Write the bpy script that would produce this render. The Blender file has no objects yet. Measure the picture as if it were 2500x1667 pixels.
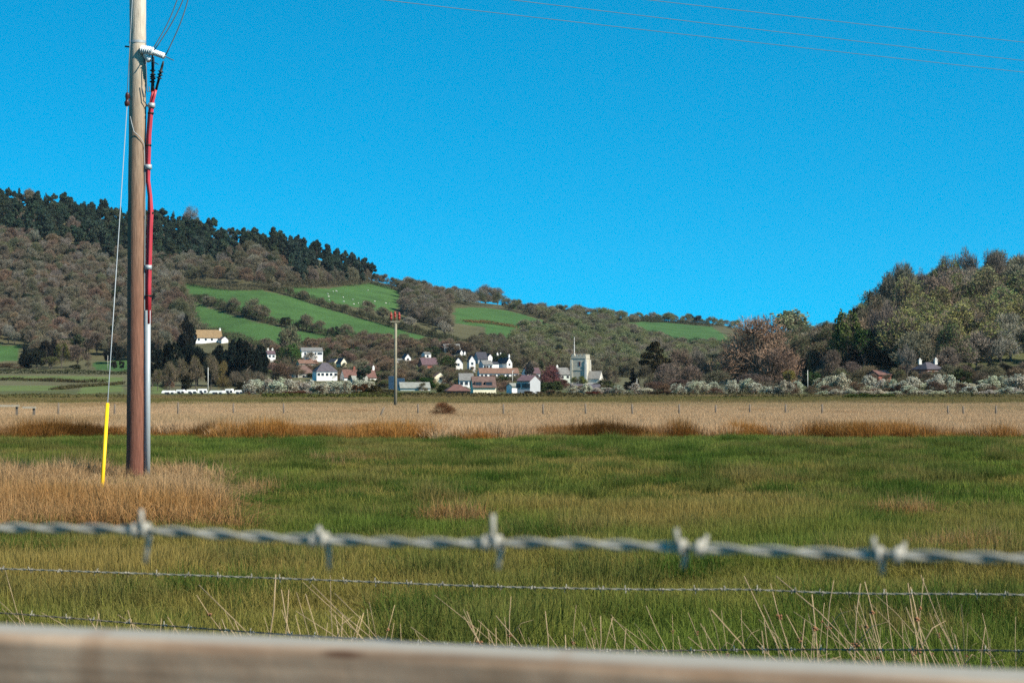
import bpy, math, random
import numpy as np
from mathutils import Vector, Matrix, Euler

# ------------------------------------------------------------------ camera, world, sun, exposure
RND = random.Random(7)
NR = np.random.default_rng(11)
SC = bpy.context.scene
COL = SC.collection
EYE = 1.5
F = 4861.0                       # focal length in pixels of the 2500 px wide photograph
CXP, CYP = 1250.0, 833.5
TH = math.atan(106.5 / F)        # slight upward tilt: the level horizon lies at row 940
CT, ST = math.cos(TH), math.sin(TH)

cam_d = bpy.data.cameras.new('camera')
cam = bpy.data.objects.new('camera', cam_d)
COL.objects.link(cam)
SC.camera = cam
cam.location = (0, 0, EYE)
cam.rotation_euler = (math.pi / 2 + TH, 0, 0)
cam_d.sensor_width = 36.0
cam_d.lens = 36.0 * F / 2500.0
cam_d.clip_start = 0.05
cam_d.clip_end = 9000
cam_d.dof.use_dof = True
cam_d.dof.focus_distance = 24.0
cam_d.dof.aperture_fstop = 15.0

SUN_EL = math.radians(40)
SUN_AZ = math.radians(61)        # to the right of straight behind the camera
SD = Vector((math.sin(SUN_AZ) * math.cos(SUN_EL), -math.cos(SUN_AZ) * math.cos(SUN_EL), math.sin(SUN_EL)))
sun_d = bpy.data.lights.new('sun', 'SUN')
sun_d.energy = 5.0
sun_d.angle = math.radians(0.53)
sun_d.color = (1.0, 0.92, 0.78)
sun = bpy.data.objects.new('sun', sun_d)
sun.rotation_euler = SD.to_track_quat('Z', 'Y').to_euler()
sun.location = (40, -40, 60)
COL.objects.link(sun)

SKY_K, SKY_Z = 1.45, 0.165
W = bpy.data.worlds.new('World')
SC.world = W
W.use_nodes = True
wn, wl = W.node_tree.nodes, W.node_tree.links
wn.clear()
sky = wn.new('ShaderNodeTexSky')
sky.sky_type = 'NISHITA'
sky.sun_disc = False
sky.sun_elevation = SUN_EL
sky.sun_rotation = math.pi - SUN_AZ
sky.altitude = 0.0
sky.air_density = 1.0
sky.dust_density = 0.0
sky.ozone_density = 2.5
hs = wn.new('ShaderNodeHueSaturation')
hs.inputs['Hue'].default_value = 0.478
hs.inputs['Saturation'].default_value = 1.74
hs.inputs['Value'].default_value = 1.0
bg = wn.new('ShaderNodeBackground')
bg.inputs['Strength'].default_value = 0.107
wo = wn.new('ShaderNodeOutputWorld')
stc = wn.new('ShaderNodeTexCoord'); sma = wn.new('ShaderNodeVectorMath'); sma.operation = 'MULTIPLY_ADD'
sma.inputs[1].default_value = (1, 1, SKY_K); sma.inputs[2].default_value = (0, 0, SKY_Z)
snm = wn.new('ShaderNodeVectorMath'); snm.operation = 'NORMALIZE'
wl.new(stc.outputs['Generated'], sma.inputs[0]); wl.new(sma.outputs[0], snm.inputs[0]); wl.new(snm.outputs[0], sky.inputs['Vector'])
wl.new(sky.outputs[0], hs.inputs['Color'])
wl.new(hs.outputs[0], bg.inputs['Color'])
wl.new(bg.outputs[0], wo.inputs['Surface'])

SC.view_settings.view_transform = 'Standard'
SC.view_settings.look = 'None'
SC.view_settings.exposure = 0.85
SC.view_settings.gamma = 1.0
SC.view_settings.use_curve_mapping = False
SC.cycles.use_denoising = False
SC.cycles.max_bounces = 5
SC.cycles.diffuse_bounces = 3
SC.cycles.glossy_bounces = 2
SC.cycles.transmission_bounces = 3
SC.cycles.transparent_max_bounces = 4
SC.cycles.volume_bounces = 0
SC.cycles.caustics_reflective = False
SC.cycles.caustics_refractive = False

# ------------------------------------------------------------------ picture <-> place
def ray(px, py):
    cx = (px - CXP) / F; cy = (CYP - py) / F
    y = CT - cy * ST; z = ST + cy * CT
    return cx / y, z / y

def at(px, py, d):
    sx, sz = ray(px, py)
    return Vector((sx * d, d, EYE + sz * d))

def proj(x, y, z):
    zz = z - EYE
    fw = y * CT + zz * ST; up = -y * ST + zz * CT
    return CXP + F * x / fw, CYP - F * up / fw

# ------------------------------------------------------------------ terrain
NEAR = [(0, 0.0), (52, 0.0), (64, -0.18), (120, -0.45), (300, -0.5), (420, -0.45)]
def rows(*a): return list(a)
COLS = {
 -1500: rows((600,952),(700,941),(800,925),(900,905),(950,893),(1000,868),(1100,790),(1200,710),(1300,625),(1400,540),(1450,500)),
 0:    rows((600,952),(700,941),(800,925),(900,905),(950,893),(1000,868),(1100,790),(1200,710),(1300,625),(1400,538),(1450,499)),
 100:  rows((600,952),(700,941),(800,925),(900,905),(950,893),(1000,868),(1100,790),(1200,710),(1300,625),(1400,538),(1450,499)),
 200:  rows((600,952),(700,941),(800,925),(900,905),(950,893),(1000,868),(1100,792),(1200,715),(1300,635),(1400,560),(1450,527)),
 300:  rows((600,952),(700,941),(800,926),(900,906),(950,893),(1000,868),(1100,795),(1200,720),(1300,645),(1400,572),(1450,541)),
 450:  rows((600,952),(700,942),(800,920),(900,896),(950,878),(1000,852),(1100,780),(1200,705),(1300,645),(1400,588),(1450,563)),
 600:  rows((600,952),(650,950),(700,942),(750,929),(800,915),(850,900),(900,886),(950,868),(1000,846),(1100,768),(1150,728),(1200,698),(1300,648),(1400,604),(1450,590)),
 760:  rows((600,952),(650,950),(700,942),(750,929),(800,915),(850,900),(900,888),(950,872),(1000,850),(1100,786),(1200,724),(1300,675),(1400,635),(1450,622)),
 900:  rows((600,952),(650,950),(700,942),(750,929),(800,915),(850,900),(900,888),(950,876),(1000,852),(1100,800),(1200,750),(1300,712),(1400,692),(1450,684)),
 1150: rows((600,952),(650,950),(700,942),(750,929),(800,915),(850,900),(900,888),(950,874),(1050,846),(1150,812),(1250,782),(1350,757),(1450,742),(1550,736)),
 1300: rows((600,952),(650,950),(700,944),(800,928),(850,916),(900,903),(950,890),(1050,862),(1150,832),(1250,802),(1400,772),(1550,755),(1600,751)),
 1400: rows((600,952),(700,948),(800,942),(900,928),(950,915),(1050,885),(1200,842),(1350,806),(1500,778),(1650,761)),
 1650: rows((600,951),(700,949),(800,944),(950,920),(1100,890),(1300,850),(1500,812),(1650,793),(1800,783)),
 1780: rows((600,951),(700,949),(800,944),(950,922),(1100,895),(1300,858),(1500,822),(1650,803),(1800,795)),
 1900: rows((550,951),(650,930),(750,893),(850,868),(950,853),(1100,842),(1300,835),(1600,820)),
 2100: rows((450,953),(550,932),(600,910),(650,880),(700,846),(750,815),(800,797),(850,792),(1000,802)),
 2300: rows((430,954),(500,937),(550,908),(600,860),(650,800),(700,748),(750,717),(800,712),(900,725)),
 2500: rows((430,954),(500,932),(550,902),(600,850),(650,790),(700,735),(750,710),(800,706),(900,720)),
 4200: rows((430,954),(500,932),(550,902),(600,850),(650,790),(700,735),(750,710),(800,706),(900,720)),
}
DG = np.concatenate([np.arange(0, 400, 10.0), np.arange(400, 2620, 10.0)])
PXG = np.arange(-1500, 4201, 20.0)
def _zrow(d, r): return EYE + ray(1250, r)[1] * d
_ck = sorted(COLS)
_prof = []
for c in _ck:
    pts = NEAR + [(d, _zrow(d, r)) for d, r in COLS[c]]
    dl, zl = pts[-1]
    pts += [(dl + 120, zl + 0.5), (2620, zl - 3 - (2620 - dl) * 0.012)]
    _prof.append(np.interp(DG, [p[0] for p in pts], [p[1] for p in pts]))
_prof = np.array(_prof)
ZG = np.stack([np.interp(PXG, _ck, _prof[:, i]) for i in range(len(DG))], 0)   # [d, px]
def _smooth(A, n, ax):
    k = np.hanning(n + 2)[1:-1]; k /= k.sum()
    pad = [(0, 0), (0, 0)]; pad[ax] = (n // 2, n // 2)
    B = np.pad(A, pad, mode='edge')
    return np.apply_along_axis(lambda v: np.convolve(v, k, 'valid'), ax, B)
_flat = ZG.copy()
ZG = _smooth(_smooth(ZG, 7, 1), 5, 0)
ZG[:36] = _flat[:36]

def fbm(x, y, seed=0, octs=4):
    x = np.asarray(x, float); y = np.asarray(y, float)
    r = np.random.default_rng(seed); s = 0; a = 1.0; tot = 0
    for o in range(octs):
        for _ in range(3):
            th = r.uniform(0, 6.283); k = (2 ** o) * r.uniform(0.7, 1.3); ph = r.uniform(0, 6.283)
            s = s + a * np.sin(k * (x * math.cos(th) + y * math.sin(th)) + ph + 1.3 * np.sin(k * 0.6 * (x * math.sin(th) - y * math.cos(th)) + ph * 2))
        tot += 3 * a; a *= 0.55
    return s / tot * 1.8

def T(x, y):
    x = np.asarray(x, float); y = np.asarray(y, float)
    px = CXP + F * x / np.maximum(y, 150.0)
    fi = np.clip((px - PXG[0]) / 20.0, 0, len(PXG) - 1.001)
    fj = np.clip(y / 10.0, 0, len(DG) - 1.001)
    i = fi.astype(int); j = fj.astype(int); a = fi - i; b = fj - j
    z = (ZG[j, i] * (1 - a) * (1 - b) + ZG[j, i + 1] * a * (1 - b) + ZG[j + 1, i] * (1 - a) * b + ZG[j + 1, i + 1] * a * b)
    amp = np.clip((y - 930) / 300, 0, 1) * 1.2 + 0.05
    return z + fbm(x / 60, y / 60, 3) * amp
def Tz(x, y): return float(T(x, y))

_DM = np.concatenate([np.arange(6, 120, 0.5), np.arange(120, 420, 3), np.arange(420, 1900, 2.5)])
def hit(px, row, again=False):
    """First point of the ground under a pixel."""
    sx, sz = ray(px, row)
    zz = EYE + sz * _DM
    tz = T(sx * _DM, _DM)
    k = np.argmax(tz >= zz)
    if not (tz >= zz).any(): return hit(px, row + 1.5, True) if again else None
    d = _DM[k]
    return sx * d, d, float(tz[k])

def inpoly(px, py, poly):
    px = np.asarray(px, float); py = np.asarray(py, float)
    r = np.zeros(np.broadcast(px, py).shape, bool)
    n = len(poly)
    for i in range(n):
        x0, y0 = poly[i]; x1, y1 = poly[(i + 1) % n]
        c = ((y0 > py) != (y1 > py)) & (px < (x1 - x0) * (py - y0) / ((y1 - y0) or 1e-9) + x0)
        r ^= c
    return r

def sample_poly(poly, n, mind=0.0, tries=60):
    xs = [p[0] for p in poly]; ys = [p[1] for p in poly]; out = []
    for _ in range(n * tries):
        if len(out) >= n: break
        x = RND.uniform(min(xs), max(xs)); y = RND.uniform(min(ys), max(ys))
        if not inpoly(x, y, poly): continue
        if mind and any((x - a) ** 2 + ((y - b) * 2.2) ** 2 < mind * mind for a, b in out): continue
        out.append((x, y))
    return out

# ------------------------------------------------------------------ materials
def mat(name, col=(0.5, 0.5, 0.5), rough=0.8, var=0.25, scale=8.0, bump=0.0, bscale=None, stretch=(1, 1, 1), metal=0.0, col2=None, spec=0.3, bdist=0.02, k=0.76):
    col = tuple(c * k for c in col); col2 = tuple(c * k for c in col2) if col2 else None
    m = bpy.data.materials.new(name); m.use_nodes = True
    n, l = m.node_tree.nodes, m.node_tree.links
    b = n['Principled BSDF']
    b.inputs['Roughness'].default_value = rough; b.inputs['Metallic'].default_value = metal
    b.inputs['Specular IOR Level'].default_value = spec
    tc = n.new('ShaderNodeTexCoord'); mp = n.new('ShaderNodeMapping'); mp.inputs['Scale'].default_value = stretch
    nz = n.new('ShaderNodeTexNoise'); nz.inputs['Scale'].default_value = scale; nz.inputs['Detail'].default_value = 6
    l.new(tc.outputs['Object'], mp.inputs[0]); l.new(mp.outputs[0], nz.inputs['Vector'])
    mx = n.new('ShaderNodeMix'); mx.data_type = 'RGBA'
    c2 = col2 or tuple(c * (1 - var) for c in col)
    c1 = col if col2 else tuple(min(1, c * (1 + var * 0.6)) for c in col)
    mx.inputs[6].default_value = (*c2, 1); mx.inputs[7].default_value = (*c1, 1)
    mr = n.new('ShaderNodeMapRange'); mr.inputs[1].default_value = 0.3; mr.inputs[2].default_value = 0.7
    l.new(nz.outputs[0], mr.inputs[0]); l.new(mr.outputs[0], mx.inputs[0]); l.new(mx.outputs[2], b.inputs['Base Color'])
    if bump:
        bp = n.new('ShaderNodeBump'); bp.inputs['Strength'].default_value = bump; bp.inputs['Distance'].default_value = bdist
        nb = n.new('ShaderNodeTexNoise'); nb.inputs['Scale'].default_value = bscale or scale * 4; nb.inputs['Detail'].default_value = 5
        l.new(mp.outputs[0], nb.inputs['Vector']); l.new(nb.outputs[0], bp.inputs['Height']); l.new(bp.outputs[0], b.inputs['Normal'])
    return m

def leafmat(name, transl=0.25, jitter=0.35, straw=None, rough=0.75, attr='tint'):
    """Colour comes from the plant's own tint; face colour attribute 'shade' holds leaf-to-leaf variety."""
    m = bpy.data.materials.new(name); m.use_nodes = True
    n, l = m.node_tree.nodes, m.node_tree.links
    b = n['Principled BSDF']; out = n['Material Output']
    b.inputs['Roughness'].default_value = rough; b.inputs['Specular IOR Level'].default_value = 0.03
    at_ = n.new('ShaderNodeAttribute'); at_.attribute_type = 'INSTANCER'; at_.attribute_name = attr
    sh = n.new('ShaderNodeAttribute'); sh.attribute_type = 'GEOMETRY'; sh.attribute_name = 'shade'
    mr = n.new('ShaderNodeMapRange'); mr.inputs[3].default_value = 0.72 * (1 - jitter); mr.inputs[4].default_value = 0.72 * (1 + jitter)
    l.new(sh.outputs['Fac'], mr.inputs[0])
    mul = n.new('ShaderNodeMix'); mul.data_type = 'RGBA'; mul.blend_type = 'MULTIPLY'; mul.inputs[0].default_value = 1
    l.new(at_.outputs['Color'], mul.inputs[6]); l.new(mr.outputs[0], mul.inputs[7])
    c = mul.outputs[2]
    if straw:
        tp = n.new('ShaderNodeAttribute'); tp.attribute_type = 'GEOMETRY'; tp.attribute_name = 'tip'
        t2 = n.new('ShaderNodeAttribute'); t2.attribute_type = 'INSTANCER'; t2.attribute_name = 'tint2'
        ms = n.new('ShaderNodeMix'); ms.data_type = 'RGBA'
        m2 = n.new('ShaderNodeMix'); m2.data_type = 'RGBA'; m2.blend_type = 'MULTIPLY'; m2.inputs[0].default_value = 1
        l.new(t2.outputs['Color'], m2.inputs[6]); l.new(mr.outputs[0], m2.inputs[7])
        l.new(tp.outputs['Fac'], ms.inputs[0]); l.new(c, ms.inputs[6]); l.new(m2.outputs[2], ms.inputs[7])
        c = ms.outputs[2]
    l.new(c, b.inputs['Base Color'])
    if transl:
        tr = n.new('ShaderNodeBsdfTranslucent'); l.new(c, tr.inputs['Color'])
        mxs = n.new('ShaderNodeMixShader'); mxs.inputs[0].default_value = transl
        l.new(b.outputs[0], mxs.inputs[1]); l.new(tr.outputs[0], mxs.inputs[2]); l.new(mxs.outputs[0], out.inputs['Surface'])
    return m

M = {}
M['leaf'] = leafmat('foliage', 0.2, 0.4)
M['twig'] = leafmat('twigs', 0.0, 0.4)
M['twig2'] = leafmat('inner_twigs', 0.0, 0.4, attr='tint2')
M['bark'] = leafmat('bark', 0.0, 0.1)
M['blade'] = leafmat('grass_blades', 0.25, 0.3, straw=True)

# ------------------------------------------------------------------ mesh helpers
def mesh(name, V, Fc, m=None, smooth=False, shade=None, tip=None):
    """V (n,3); Fc list of index lists, or list of (k,n) arrays."""
    me = bpy.data.meshes.new(name)
    V = np.asarray(V, np.float32).reshape(-1, 3)
    if len(Fc) and isinstance(Fc[0], np.ndarray):
        loops = np.concatenate([f.reshape(-1) for f in Fc]); sizes = np.concatenate([np.full(len(f), f.shape[1]) for f in Fc])
    else:
        loops = np.array([i for f in Fc for i in f]); sizes = np.array([len(f) for f in Fc])
    me.vertices.add(len(V)); me.vertices.foreach_set('co', V.ravel())
    me.loops.add(len(loops)); me.loops.foreach_set('vertex_index', loops.astype(np.int32))
    me.polygons.add(len(sizes))
    st = np.concatenate([[0], np.cumsum(sizes)[:-1]]) if len(sizes) else np.array([])
    me.polygons.foreach_set('loop_start', st.astype(np.int32)); me.polygons.foreach_set('loop_total', sizes.astype(np.int32))
    me.polygons.foreach_set('use_smooth', np.full(len(sizes), bool(smooth)))
    if shade is not None:
        a = me.attributes.new('shade', 'FLOAT', 'POINT'); a.data.foreach_set('value', np.asarray(shade, np.float32))
    if tip is not None:
        a = me.attributes.new('tip', 'FLOAT', 'POINT'); a.data.foreach_set('value', np.asarray(tip, np.float32))
    if m: me.materials.append(m)
    me.update(calc_edges=True); me.validate()
    return me

class MB:
    def __init__(s): s.v = []; s.f = []
    def box(s, x0, x1, y0, y1, z0, z1):
        b = len(s.v)
        s.v += [(x0, y0, z0), (x1, y0, z0), (x1, y1, z0), (x0, y1, z0), (x0, y0, z1), (x1, y0, z1), (x1, y1, z1), (x0, y1, z1)]
        s.f += [[b + i for i in q] for q in ((0, 3, 2, 1), (4, 5, 6, 7), (0, 1, 5, 4), (1, 2, 6, 5), (2, 3, 7, 6), (3, 0, 4, 7))]
        return s
    def face(s, pts):
        b = len(s.v); s.v += [tuple(p) for p in pts]; s.f.append(list(range(b, b + len(pts)))); return s
    def tube(s, pts, rad, n=8, cap=True):
        pts = [Vector(p) for p in pts]
        if not hasattr(rad, '__len__'): rad = [rad] * len(pts)
        b = len(s.v); up = Vector((0.31, 0.17, 0.93)); prev = None
        for i, p in enumerate(pts):
            t = (pts[min(i + 1, len(pts) - 1)] - pts[max(i - 1, 0)]).normalized()
            if prev is None:
                a = t.cross(up if abs(t.dot(up)) < 0.95 else Vector((1, 0, 0))).normalized()
            else:
                a = (prev - t * prev.dot(t)).normalized()
            prev = a; c = t.cross(a)
            for k in range(n):
                th = 2 * math.pi * k / n
                s.v.append(tuple(p + (a * math.cos(th) + c * math.sin(th)) * rad[i]))
        for i in range(len(pts) - 1):
            for k in range(n):
                s.f.append([b + i * n + k, b + i * n + (k + 1) % n, b + (i + 1) * n + (k + 1) % n, b + (i + 1) * n + k])
        if cap:
            s.f.append([b + k for k in range(n)][::-1]); e = b + (len(pts) - 1) * n; s.f.append([e + k for k in range(n)])
        return s
    def lathe(s, p0, p1, prof, n=12):
        """prof: (t along axis 0..1, radius)."""
        p0 = Vector(p0); p1 = Vector(p1)
        return s.tube([p0 + (p1 - p0) * t for t, r in prof], [r for t, r in prof], n)
    def ball(s, c, r, n=10, m=6):
        pts = []; rad = []
        rx = r if hasattr(r, '__len__') else (r, r, r)
        b = len(s.v)
        for i in range(m + 1):
            ph = math.pi * i / m
            for k in range(n):
                th = 2 * math.pi * k / n
                s.v.append((c[0] + rx[0] * math.sin(ph) * math.cos(th), c[1] + rx[1] * math.sin(ph) * math.sin(th), c[2] - rx[2] * math.cos(ph)))
        for i in range(m):
            for k in range(n):
                s.f.append([b + i * n + k, b + i * n + (k + 1) % n, b + (i + 1) * n + (k + 1) % n, b + (i + 1) * n + k])
        return s
    def mesh(s, name, m, smooth=False): return mesh(name, s.v, s.f, m, smooth)

def link(name, data, parent=None, loc=None):
    o = bpy.data.objects.new(name, data); COL.objects.link(o)
    if parent: o.parent = parent
    if loc is not None: o.location = loc
    return o
def part(name, mb, m, parent, smooth=False): return link(name, mb.mesh(name, m, smooth), parent)
def tag(o, label=None, cat=None, group=None, kind=None):
    if label: o['label'] = label
    if cat: o['category'] = cat
    if group: o['group'] = group
    if kind: o['kind'] = kind
    return o
def thing(name, label, cat, loc=(0, 0, 0), rz=0, group=None):
    o = link(name, None, None, loc); o.empty_display_size = 0.2; o.rotation_euler = (0, 0, rz)
    return tag(o, label, cat, group)

# ------------------------------------------------------------------ scatter of uncountable stuff (geometry nodes)
def scatter(name, pts, rz, sxy, sz, vi, tint, tint2, coll, label, cat):
    me = bpy.data.meshes.new(name); pts = np.asarray(pts, np.float32); n = len(pts)
    me.vertices.add(n); me.vertices.foreach_set('co', pts.ravel())
    def A(nm, ty, v, key='value'):
        a = me.attributes.new(nm, ty, 'POINT'); a.data.foreach_set(key, np.asarray(v).ravel())
    A('rz', 'FLOAT', np.asarray(rz, np.float32)); A('sxy', 'FLOAT', np.asarray(sxy, np.float32)); A('sz', 'FLOAT', np.asarray(sz, np.float32))
    A('vi', 'INT', np.asarray(vi, np.int32))
    one = np.ones((n, 1), np.float32)
    A('tint', 'FLOAT_COLOR', np.hstack([np.asarray(tint, np.float32), one]), 'color')
    A('tint2', 'FLOAT_COLOR', np.hstack([np.asarray(tint2, np.float32), one]), 'color')
    o = link(name, me); tag(o, label, cat, kind='stuff')
    ng = bpy.data.node_groups.new(name, 'GeometryNodeTree')
    ng.interface.new_socket('Geometry', in_out='INPUT', socket_type='NodeSocketGeometry')
    ng.interface.new_socket('Geometry', in_out='OUTPUT', socket_type='NodeSocketGeometry')
    N, L = ng.nodes, ng.links
    gi = N.new('NodeGroupInput'); go = N.new('NodeGroupOutput')
    ip = N.new('GeometryNodeInstanceOnPoints'); ci = N.new('GeometryNodeCollectionInfo')
    ci.inputs['Collection'].default_value = coll; ci.inputs['Separate Children'].default_value = True; ci.inputs['Reset Children'].default_value = True
    def na(nm, ty):
        a = N.new('GeometryNodeInputNamedAttribute'); a.data_type = ty; a.inputs['Name'].default_value = nm
        return next(s for s in a.outputs if s.enabled and s.name == 'Attribute')
    c1 = N.new('ShaderNodeCombineXYZ'); c2 = N.new('ShaderNodeCombineXYZ'); er = N.new('FunctionNodeEulerToRotation')
    L.new(na('rz', 'FLOAT'), c1.inputs[2]); s = na('sxy', 'FLOAT'); L.new(s, c2.inputs[0]); L.new(s, c2.inputs[1]); L.new(na('sz', 'FLOAT'), c2.inputs[2])
    L.new(c1.outputs[0], er.inputs[0])
    L.new(gi.outputs[0], ip.inputs['Points']); L.new(ci.outputs[0], ip.inputs['Instance'])
    ip.inputs['Pick Instance'].default_value = True
    L.new(na('vi', 'INT'), ip.inputs['Instance Index']); L.new(er.outputs[0], ip.inputs['Rotation']); L.new(c2.outputs[0], ip.inputs['Scale'])
    L.new(ip.outputs[0], go.inputs[0])
    md = o.modifiers.new('scatter', 'NODES'); md.node_group = ng
    return o

def protos(name, meshes):
    c = bpy.data.collections.new(name)
    for i, me in enumerate(meshes):
        o = bpy.data.objects.new('%s_%02d' % (name, i), me); c.objects.link(o)
    return c

# ------------------------------------------------------------------ the ground, one sheet from behind the camera to past the hills
PASTURE = [
 [(470,735),(560,768),(640,790),(720,805),(800,818),(905,835),(905,844),(770,850),(660,850),(560,826),(490,808),(465,790),(462,740)],
 [(448,690),(560,708),(640,708),(700,722),(760,742),(860,770),(960,800),(1060,825),(1150,845),(1150,860),(1060,854),(990,846),(905,835),(800,815),(720,795),(640,775),(560,755),(475,728)],
 [(700,702),(720,700),(800,705),(850,695),(900,688),(920,692),(975,712),(985,730),(960,765),(900,755),(840,745),(760,730),(700,712)],
 [(1110,752),(1180,750),(1230,757),(1340,785),(1345,800),(1260,800),(1240,830),(1200,842),(1180,800),(1110,790)],
 [(1230,722),(1300,732),(1400,752),(1300,760),(1240,750)],
 [(1530,786),(1620,786),(1740,798),(1780,825),(1775,842),(1660,844),(1600,827),(1540,812)],
 [(-400,843),(50,843),(45,882),(-400,885)],
 [(230,884),(330,878),(330,905),(230,903)],
]
MEADOW = [
 [(-400,914),(200,918),(300,922),(300,932),(200,931),(-400,924)],
 [(-400,936),(190,942),(150,953),(-400,962)], [(200,945),(300,938),(300,955),(190,962)], [(372,936),(398,938),(398,960),(372,960)],
]
ys = np.concatenate([[-400, -150, -60, -20, -6], np.arange(0, 60, 3), np.arange(60, 130, 5), np.arange(130, 420, 14), np.arange(420, 1500, 4.0), np.arange(1500, 1900, 8), np.arange(1900, 2601, 70)])
ss = np.concatenate([np.linspace(-1.1, -0.29, 24)[:-1], np.linspace(-0.29, 0.29, 400), np.linspace(0.29, 1.1, 24)[1:]])
YY, S2 = np.meshgrid(ys, ss, indexing='ij')
XX = S2 * (np.maximum(YY, 0) + 40)
ZZ = T(XX, np.maximum(YY, 0))
ny, nx = YY.shape
ii = np.arange(ny * nx).reshape(ny, nx)
quads = np.stack([ii[:-1, :-1], ii[:-1, 1:], ii[1:, 1:], ii[1:, :-1]], -1).reshape(-1, 4)
PX, PY = proj(XX, np.maximum(YY, 5), ZZ)
jx = fbm(XX / 9, YY / 9, 21) * 4; jy = fbm(XX / 9, YY / 9, 22) * 2
gc = np.zeros((ny, nx, 3)); gc[:] = (0.105, 0.098, 0.05)
def setc(mask, c): gc[mask] = c
setc(YY < 600, (0.10, 0.105, 0.042)); setc(YY < 330, (0.13, 0.11, 0.05)); setc(YY < 200, (0.22, 0.16, 0.085)); setc(YY < 58, (0.030, 0.035, 0.012))  # near ground coloured extra dark so gaps between clumps read as shade
mz = fbm(XX / 120, YY / 120, 31)
gc[(YY > 600)] *= (1 + 0.25 * mz[(YY > 600)])[:, None]
far = YY > 560
for p in PASTURE: setc(far & inpoly(PX + jx, PY + jy, p), (0.060, 0.128, 0.036))
for p in MEADOW: setc((YY > 420) & inpoly(PX + jx, PY + jy * 0.5, p), (0.125, 0.16, 0.05))
setc(far & inpoly(PX + jx, PY + jy, [(1570,815),(1630,818),(1690,850),(1680,868),(1600,850)]), (0.27, 0.19, 0.12))
gm = bpy.data.materials.new('ground'); gm.use_nodes = True
n, l = gm.node_tree.nodes, gm.node_tree.links
b = n['Principled BSDF']; b.inputs['Roughness'].default_value = 0.95; b.inputs['Specular IOR Level'].default_value = 0.1
a_ = n.new('ShaderNodeAttribute'); a_.attribute_name = 'ground_colour'
tc = n.new('ShaderNodeTexCoord')
def gnoise(sc, lo, hi):
    nz = n.new('ShaderNodeTexNoise'); nz.inputs['Scale'].default_value = sc; nz.inputs['Detail'].default_value = 8
    mr = n.new('ShaderNodeMapRange'); mr.inputs[1].default_value = 0.3; mr.inputs[2].default_value = 0.7; mr.inputs[3].default_value = lo; mr.inputs[4].default_value = hi
    l.new(tc.outputs['Object'], nz.inputs['Vector']); l.new(nz.outputs[0], mr.inputs[0]); return mr.outputs[0], nz.outputs[0]
g1, _ = gnoise(0.05, 0.8, 1.2); g2, h2 = gnoise(0.9, 0.75, 1.25)
m1 = n.new('ShaderNodeMath'); m1.operation = 'MULTIPLY'; l.new(g1, m1.inputs[0]); l.new(g2, m1.inputs[1])
mm = n.new('ShaderNodeMix'); mm.data_type = 'RGBA'; mm.blend_type = 'MULTIPLY'; mm.inputs[0].default_value = 1
l.new(a_.outputs['Color'], mm.inputs[6]); l.new(m1.outputs[0], mm.inputs[7]); l.new(mm.outputs[2], b.inputs['Base Color'])
gc *= 0.74
bp = n.new('ShaderNodeBump'); bp.inputs['Strength'].default_value = 0.6; bp.inputs['Distance'].default_value = 0.4
l.new(h2, bp.inputs['Height']); l.new(bp.outputs[0], b.inputs['Normal'])
gme = mesh('ground', np.stack([XX, YY, ZZ], -1), [quads], gm, True)
ca = gme.attributes.new('ground_colour', 'FLOAT_COLOR', 'POINT')
ca.data.foreach_set('color', np.concatenate([gc, np.ones((ny, nx, 1))], -1).astype(np.float32).ravel())
tag(link('ground', gme), kind='structure')

# ------------------------------------------------------------------ plant prototypes (unit height, unit crown width)
def rdir(n): 
    v = NR.normal(size=(n, 3)); return v / np.linalg.norm(v, axis=1, keepdims=True)

def twig_tris(base, tip, w):
    """One slim triangle per twig."""
    d = tip - base; s = np.cross(d, rdir(len(d))); s /= np.linalg.norm(s, axis=1, keepdims=True) + 1e-9
    s *= np.asarray(w).reshape(-1, 1)
    V = np.stack([base - s, base + s, tip], 1).reshape(-1, 3)
    return V, np.arange(len(V)).reshape(-1, 3)

def leaf_quads(c, size, up=0.0, flat=1.0):
    n_ = len(c)
    nrm = rdir(n_) + np.array([0, 0, up]); nrm /= np.linalg.norm(nrm, axis=1, keepdims=True)
    a = np.cross(nrm, rdir(n_)); a /= np.linalg.norm(a, axis=1, keepdims=True) + 1e-9; b_ = np.cross(nrm, a)
    s = np.asarray(size).reshape(-1, 1)
    V = np.stack([c - a * s, c - b_ * s * 0.55 * flat, c + a * s, c + b_ * s * 0.55 * flat], 1).reshape(-1, 3)
    return V, np.arange(len(V)).reshape(-1, 4)

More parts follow.
